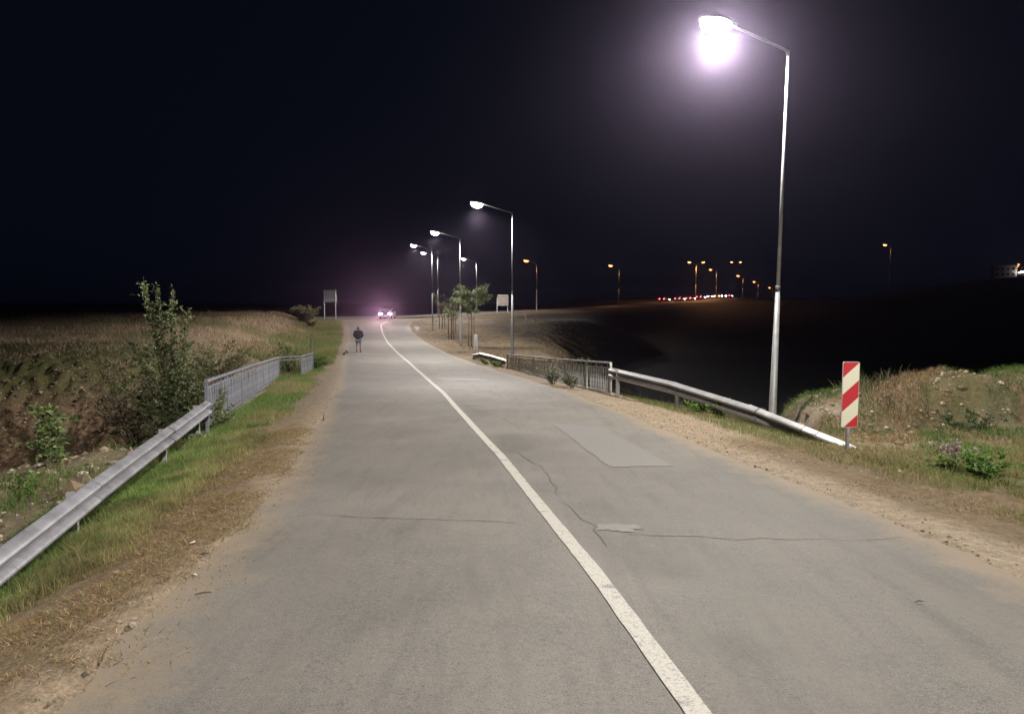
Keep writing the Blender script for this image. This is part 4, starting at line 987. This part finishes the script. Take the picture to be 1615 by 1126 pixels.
# ------------------------------------------------------------------ cars
m_carp = M_('car_paint_dark', (.04, .04, .048), .3, metal=.4); m_cargl = M_('car_glass', (.01, .012, .015), .08); m_tyre = M_('tyre_rubber', (.02, .02, .02), .9); m_rim = M_('alloy_rim', (.4, .4, .42), .35, metal=.8)
m_hl = M_emit('headlight_lens', (1.0, .86, .88), 40); m_tl = M_emit('tail_light_lens', (1.0, .05, .07), 34); m_ind = M_emit('amber_light_lens', (1.0, .60, .2), 14)
m_plate = M_('number_plate', (.7, .7, .68), .5)
def make_car(paint, head, tail, hl_on=True):
    r = empty('car', (0, 0, 0))
    # faces -y ; length 4.1, width 1.72, height 1.46
    def sec(y, w, zb, zt, n=12, sq=3.2):
        out = []
        for k in range(20):
            a = 2 * PI * k / 20; c_, s_ = math.cos(a), math.sin(a)
            out.append(Vector((w / 2 * math.copysign(abs(c_) ** (2 / sq), c_), y, (zb + zt) / 2 + (zt - zb) / 2 * math.copysign(abs(s_) ** (2 / sq), s_))))
        return out
    mb = MB(); mb.loft([sec(-2.06, 1.25, .38, .62), sec(-2.0, 1.5, .26, .70), sec(-1.75, 1.68, .22, .82), sec(-1.1, 1.74, .2, .95), sec(-.3, 1.76, .2, .97), sec(.9, 1.76, .2, .98), sec(1.7, 1.72, .24, 1.0), sec(1.98, 1.6, .30, .92), sec(2.05, 1.4, .40, .8)])
    mb.build('body', paint, r, sm=True)
    mb = MB(); mb.loft([sec(-1.05, 1.42, .88, .98), sec(-.35, 1.36, .88, 1.38), sec(.1, 1.34, .88, 1.46), sec(1.0, 1.32, .88, 1.44), sec(1.55, 1.32, .88, 1.30), sec(1.9, 1.4, .88, .98)])
    cb = mb.build('cabin', paint, r, sm=True)
    mb = MB(); mb.add([(-.62, -1.0, .99), (.62, -1.0, .99), (.52, -.39, 1.36), (-.52, -.39, 1.36), (-.62, -1.03, 1.0), (.62, -1.03, 1.0), (.52, -.42, 1.38), (-.52, -.42, 1.38)], [(0, 1, 2, 3), (7, 6, 5, 4), (0, 4, 5, 1), (1, 5, 6, 2), (2, 6, 7, 3), (3, 7, 4, 0)]); mb.build('windscreen', m_cargl, cb)
    mb = MB(); mb.add([(-.58, 1.9, 1.0), (.58, 1.9, 1.0), (.52, 1.60, 1.32), (-.52, 1.60, 1.32), (-.58, 1.93, 1.01), (.58, 1.93, 1.01), (.52, 1.64, 1.33), (-.52, 1.64, 1.33)], [(3, 2, 1, 0), (4, 5, 6, 7), (1, 5, 4, 0), (2, 6, 5, 1), (3, 7, 6, 2), (0, 4, 7, 3)]); mb.build('rear_window', m_cargl, cb)
    for s in (-1, 1):
        for y0, y1 in ((-.72, .28), (.34, 1.3)):
            mb = MB(); mb.add([(s * .70, y0, 1.0), (s * .70, y1, 1.0), (s * .675, y1 - .06, 1.36), (s * .675, y0 + .22 * (y0 < 0), 1.34), (s * .715, y0, 1.0), (s * .715, y1, 1.0), (s * .69, y1 - .06, 1.36), (s * .69, y0 + .22 * (y0 < 0), 1.34)], [(0, 1, 2, 3), (7, 6, 5, 4), (0, 4, 5, 1), (1, 5, 6, 2), (2, 6, 7, 3), (3, 7, 4, 0)]); mb.build('side_window', m_cargl, cb)
        mb = MB(); mb.box((s * .92, -.62, 1.0), (.2, .1, .13)); mb.build('mirror', paint, r, bevel=.03)
        mb = MB(); mb.loft([[Vector((s * .62 + .24 * math.cos(a), yy, .66 + .17 * math.sin(a))) for a in [2 * PI * k / 12 for k in range(12)]] for yy in (-1.90, -2.035)]); mb.build('headlight', head, r)  # disc larger than a real headlight, glare put into its shape
        mb = MB(); mb.box((s * .58, 2.0, .84), (.24, .12, .16)); mb.build('tail_light', tail, r)
        for y in (-1.28, 1.28):
            mb = MB(); ring = lambda x_, rr: [Vector((x_, y + rr * math.cos(a), .31 + rr * math.sin(a))) for a in [2 * PI * k / 18 for k in range(18)]]
            mb.loft([ring(s * .68, .27), ring(s * .70, .31), ring(s * .86, .31), ring(s * .885, .27)]); w = mb.build('wheel', m_tyre, r, sm=False)
            mb = MB(); mb.loft([ring(s * .87, .20), ring(s * .893, .18)]); mb.build('rim', m_rim, w)
    mb = MB(); mb.box((0, -2.04, .46), (.9, .06, .18)); mb.build('grille', m_dark, r)
    mb = MB(); mb.box((0, -2.08, .42), (.5, .02, .11)); mb.build('number_plate', m_plate, r)
    return r
car = make_car(m_carp, m_hl, M_('unlit_tail_light', (.2, .01, .012), .3))
cx_, cy_ = -17.4, 100.6
car.location = (cx_, cy_, -.78); car.rotation_euler = (0, 0, math.radians(-1))
tag(car, label='oncoming car with both headlights glaring at the junction', cat='car')
for s in (-1, 1):
    ld = bpy.data.lights.new('headlight_beam', 'SPOT'); ld.energy = 4500; ld.color = (1, .58, .62); ld.spot_size = math.radians(42); ld.spot_blend = 1; ld.shadow_soft_size = .08
    lo = bpy.data.objects.new('headlight_beam', ld); COL.objects.link(lo); lo.parent = car; lo.location = (s * .6, -2.10, .66); lo.rotation_euler = (math.radians(90 + 7), 0, PI)
m_carp2 = M_('dark_car_paint', (.06, .06, .07), .3); m_amb = m_ind
far_car = make_car(m_carp2, m_hl, m_tl)
cars = [(39.4, 186, 1, 'leftmost tiny car with a red tail light on the far hill road', 0), (44.5, 191, 1, 'second tiny red-lit car from the left on the far hill road', 0), (49.6, 200, 1, 'tiny red-lit car right beside the two-armed orange lamp', 0),
        (55.6, 212, 1, 'tiny red-lit car just right of the two-armed orange lamp pole', 0), (60.0, 218, -1, 'tiny oncoming car with white headlights below the hill road lamps', 1), (65.5, 230, -1, 'tiny yellow-lit car in the middle of the hill road queue', 2), (73, 248, -1, 'highest tiny car with headlights on the hill road', 1), (79, 262, 1, 'rightmost tiny car with a red tail light on the hill road', 0)]
proto_amber = make_car(m_carp2, m_ind, m_tl)
for k, (x, y, d, lab, kind) in enumerate(cars):
    src = proto_amber if kind == 2 else far_car
    c = src if (kind == 2 or k == 0) else copy_tree(src)
    c.location = (x, y, gz(x, y) + .08); c.rotation_euler = (0, 0, math.radians(150 if d > 0 else -14))
    tag(c, label=lab, cat='car', group='cars on the far hill road')

# ------------------------------------------------------------------ far lit building
bx_, by_ = 274, 402; bz_ = gz(bx_, by_)
r = empty('building', (bx_, by_, bz_), -.3, label='small lit flat-roofed building on the dark hill at the far right', cat='building')
m_wall = M_('plaster_wall', (.5, .42, .38), .9, noise=.15, nscale=1); m_win = M_('dark_window_glass', (.02, .02, .025), .1)
mb = MB(); mb.box((0, 0, 3), (11, 7, 8)); wl = mb.build('wall', m_wall, r)
mb = MB(); mb.box((0, 0, 7.15), (11.6, 7.6, .3)); mb.build('roof', m_conc, r)
for k in range(4):
    for zz in (2.2, 5.2):
        mb = MB(); mb.box((-4 + 2.6 * k, -3.52, zz), (1.2, .1, 1.3)); w = mb.build('window', m_dark, r); mb = MB(); mb.box((-4 + 2.6 * k, -3.58, zz), (1.05, .04, 1.15)); mb.build('pane', m_win, w)
fl = empty('floodlight', (bx_ + 5.5, by_ - 7, gz(bx_ + 5.5, by_ - 7)), -.3, label='bright white floodlight in front of the lit building', cat='floodlight')
mb = MB(); mb.tube([(0, 0, -.3), (0, 0, 2.2)], .06, 8); mb.build('pole', m_pole, fl)
mb = MB(); mb.box((0, 0, 2.5), (1.2, .25, .6)); h = mb.build('lamp_head', m_head, fl)
mb = MB(); mb.box((0, -.16, 2.5), (1.7, .06, .7)); mb.box((-1.2, -.1, 2.25), (1.2, .06, .4)); mb.build('lens', M_emit('floodlight_lens', (.95, .97, 1), 30), h)
ld = bpy.data.lights.new('wall_light', 'SPOT'); ld.energy = 900; ld.color = (1, .8, .7); ld.spot_size = math.radians(120); ld.shadow_soft_size = .3
lo = bpy.data.objects.new('floodlight_beam', ld); COL.objects.link(lo); lo.parent = fl; lo.location = (0, 1.0, 3.0); lo.rotation_euler = (math.radians(95), 0, .6)

# ------------------------------------------------------------------ thin haze, added and tinted to give the lamps their glare halos
HZ = .0004
hm = bpy.data.materials.new('haze'); hm.use_nodes = True; nt = hm.node_tree; nt.nodes.clear()
pv = nt.nodes.new('ShaderNodeVolumePrincipled'); pv.inputs['Density'].default_value = HZ; pv.inputs['Color'].default_value = (.76, .64, 1.0, 1); pv.inputs['Anisotropy'].default_value = .93
ou = nt.nodes.new('ShaderNodeOutputMaterial'); nt.links.new(pv.outputs[0], ou.inputs['Volume'])
mb = MB(); mb.box((0, 1050, 12), (3200, 3000, 66)); hz = mb.build('haze', hm); tag(hz, kind='stuff')
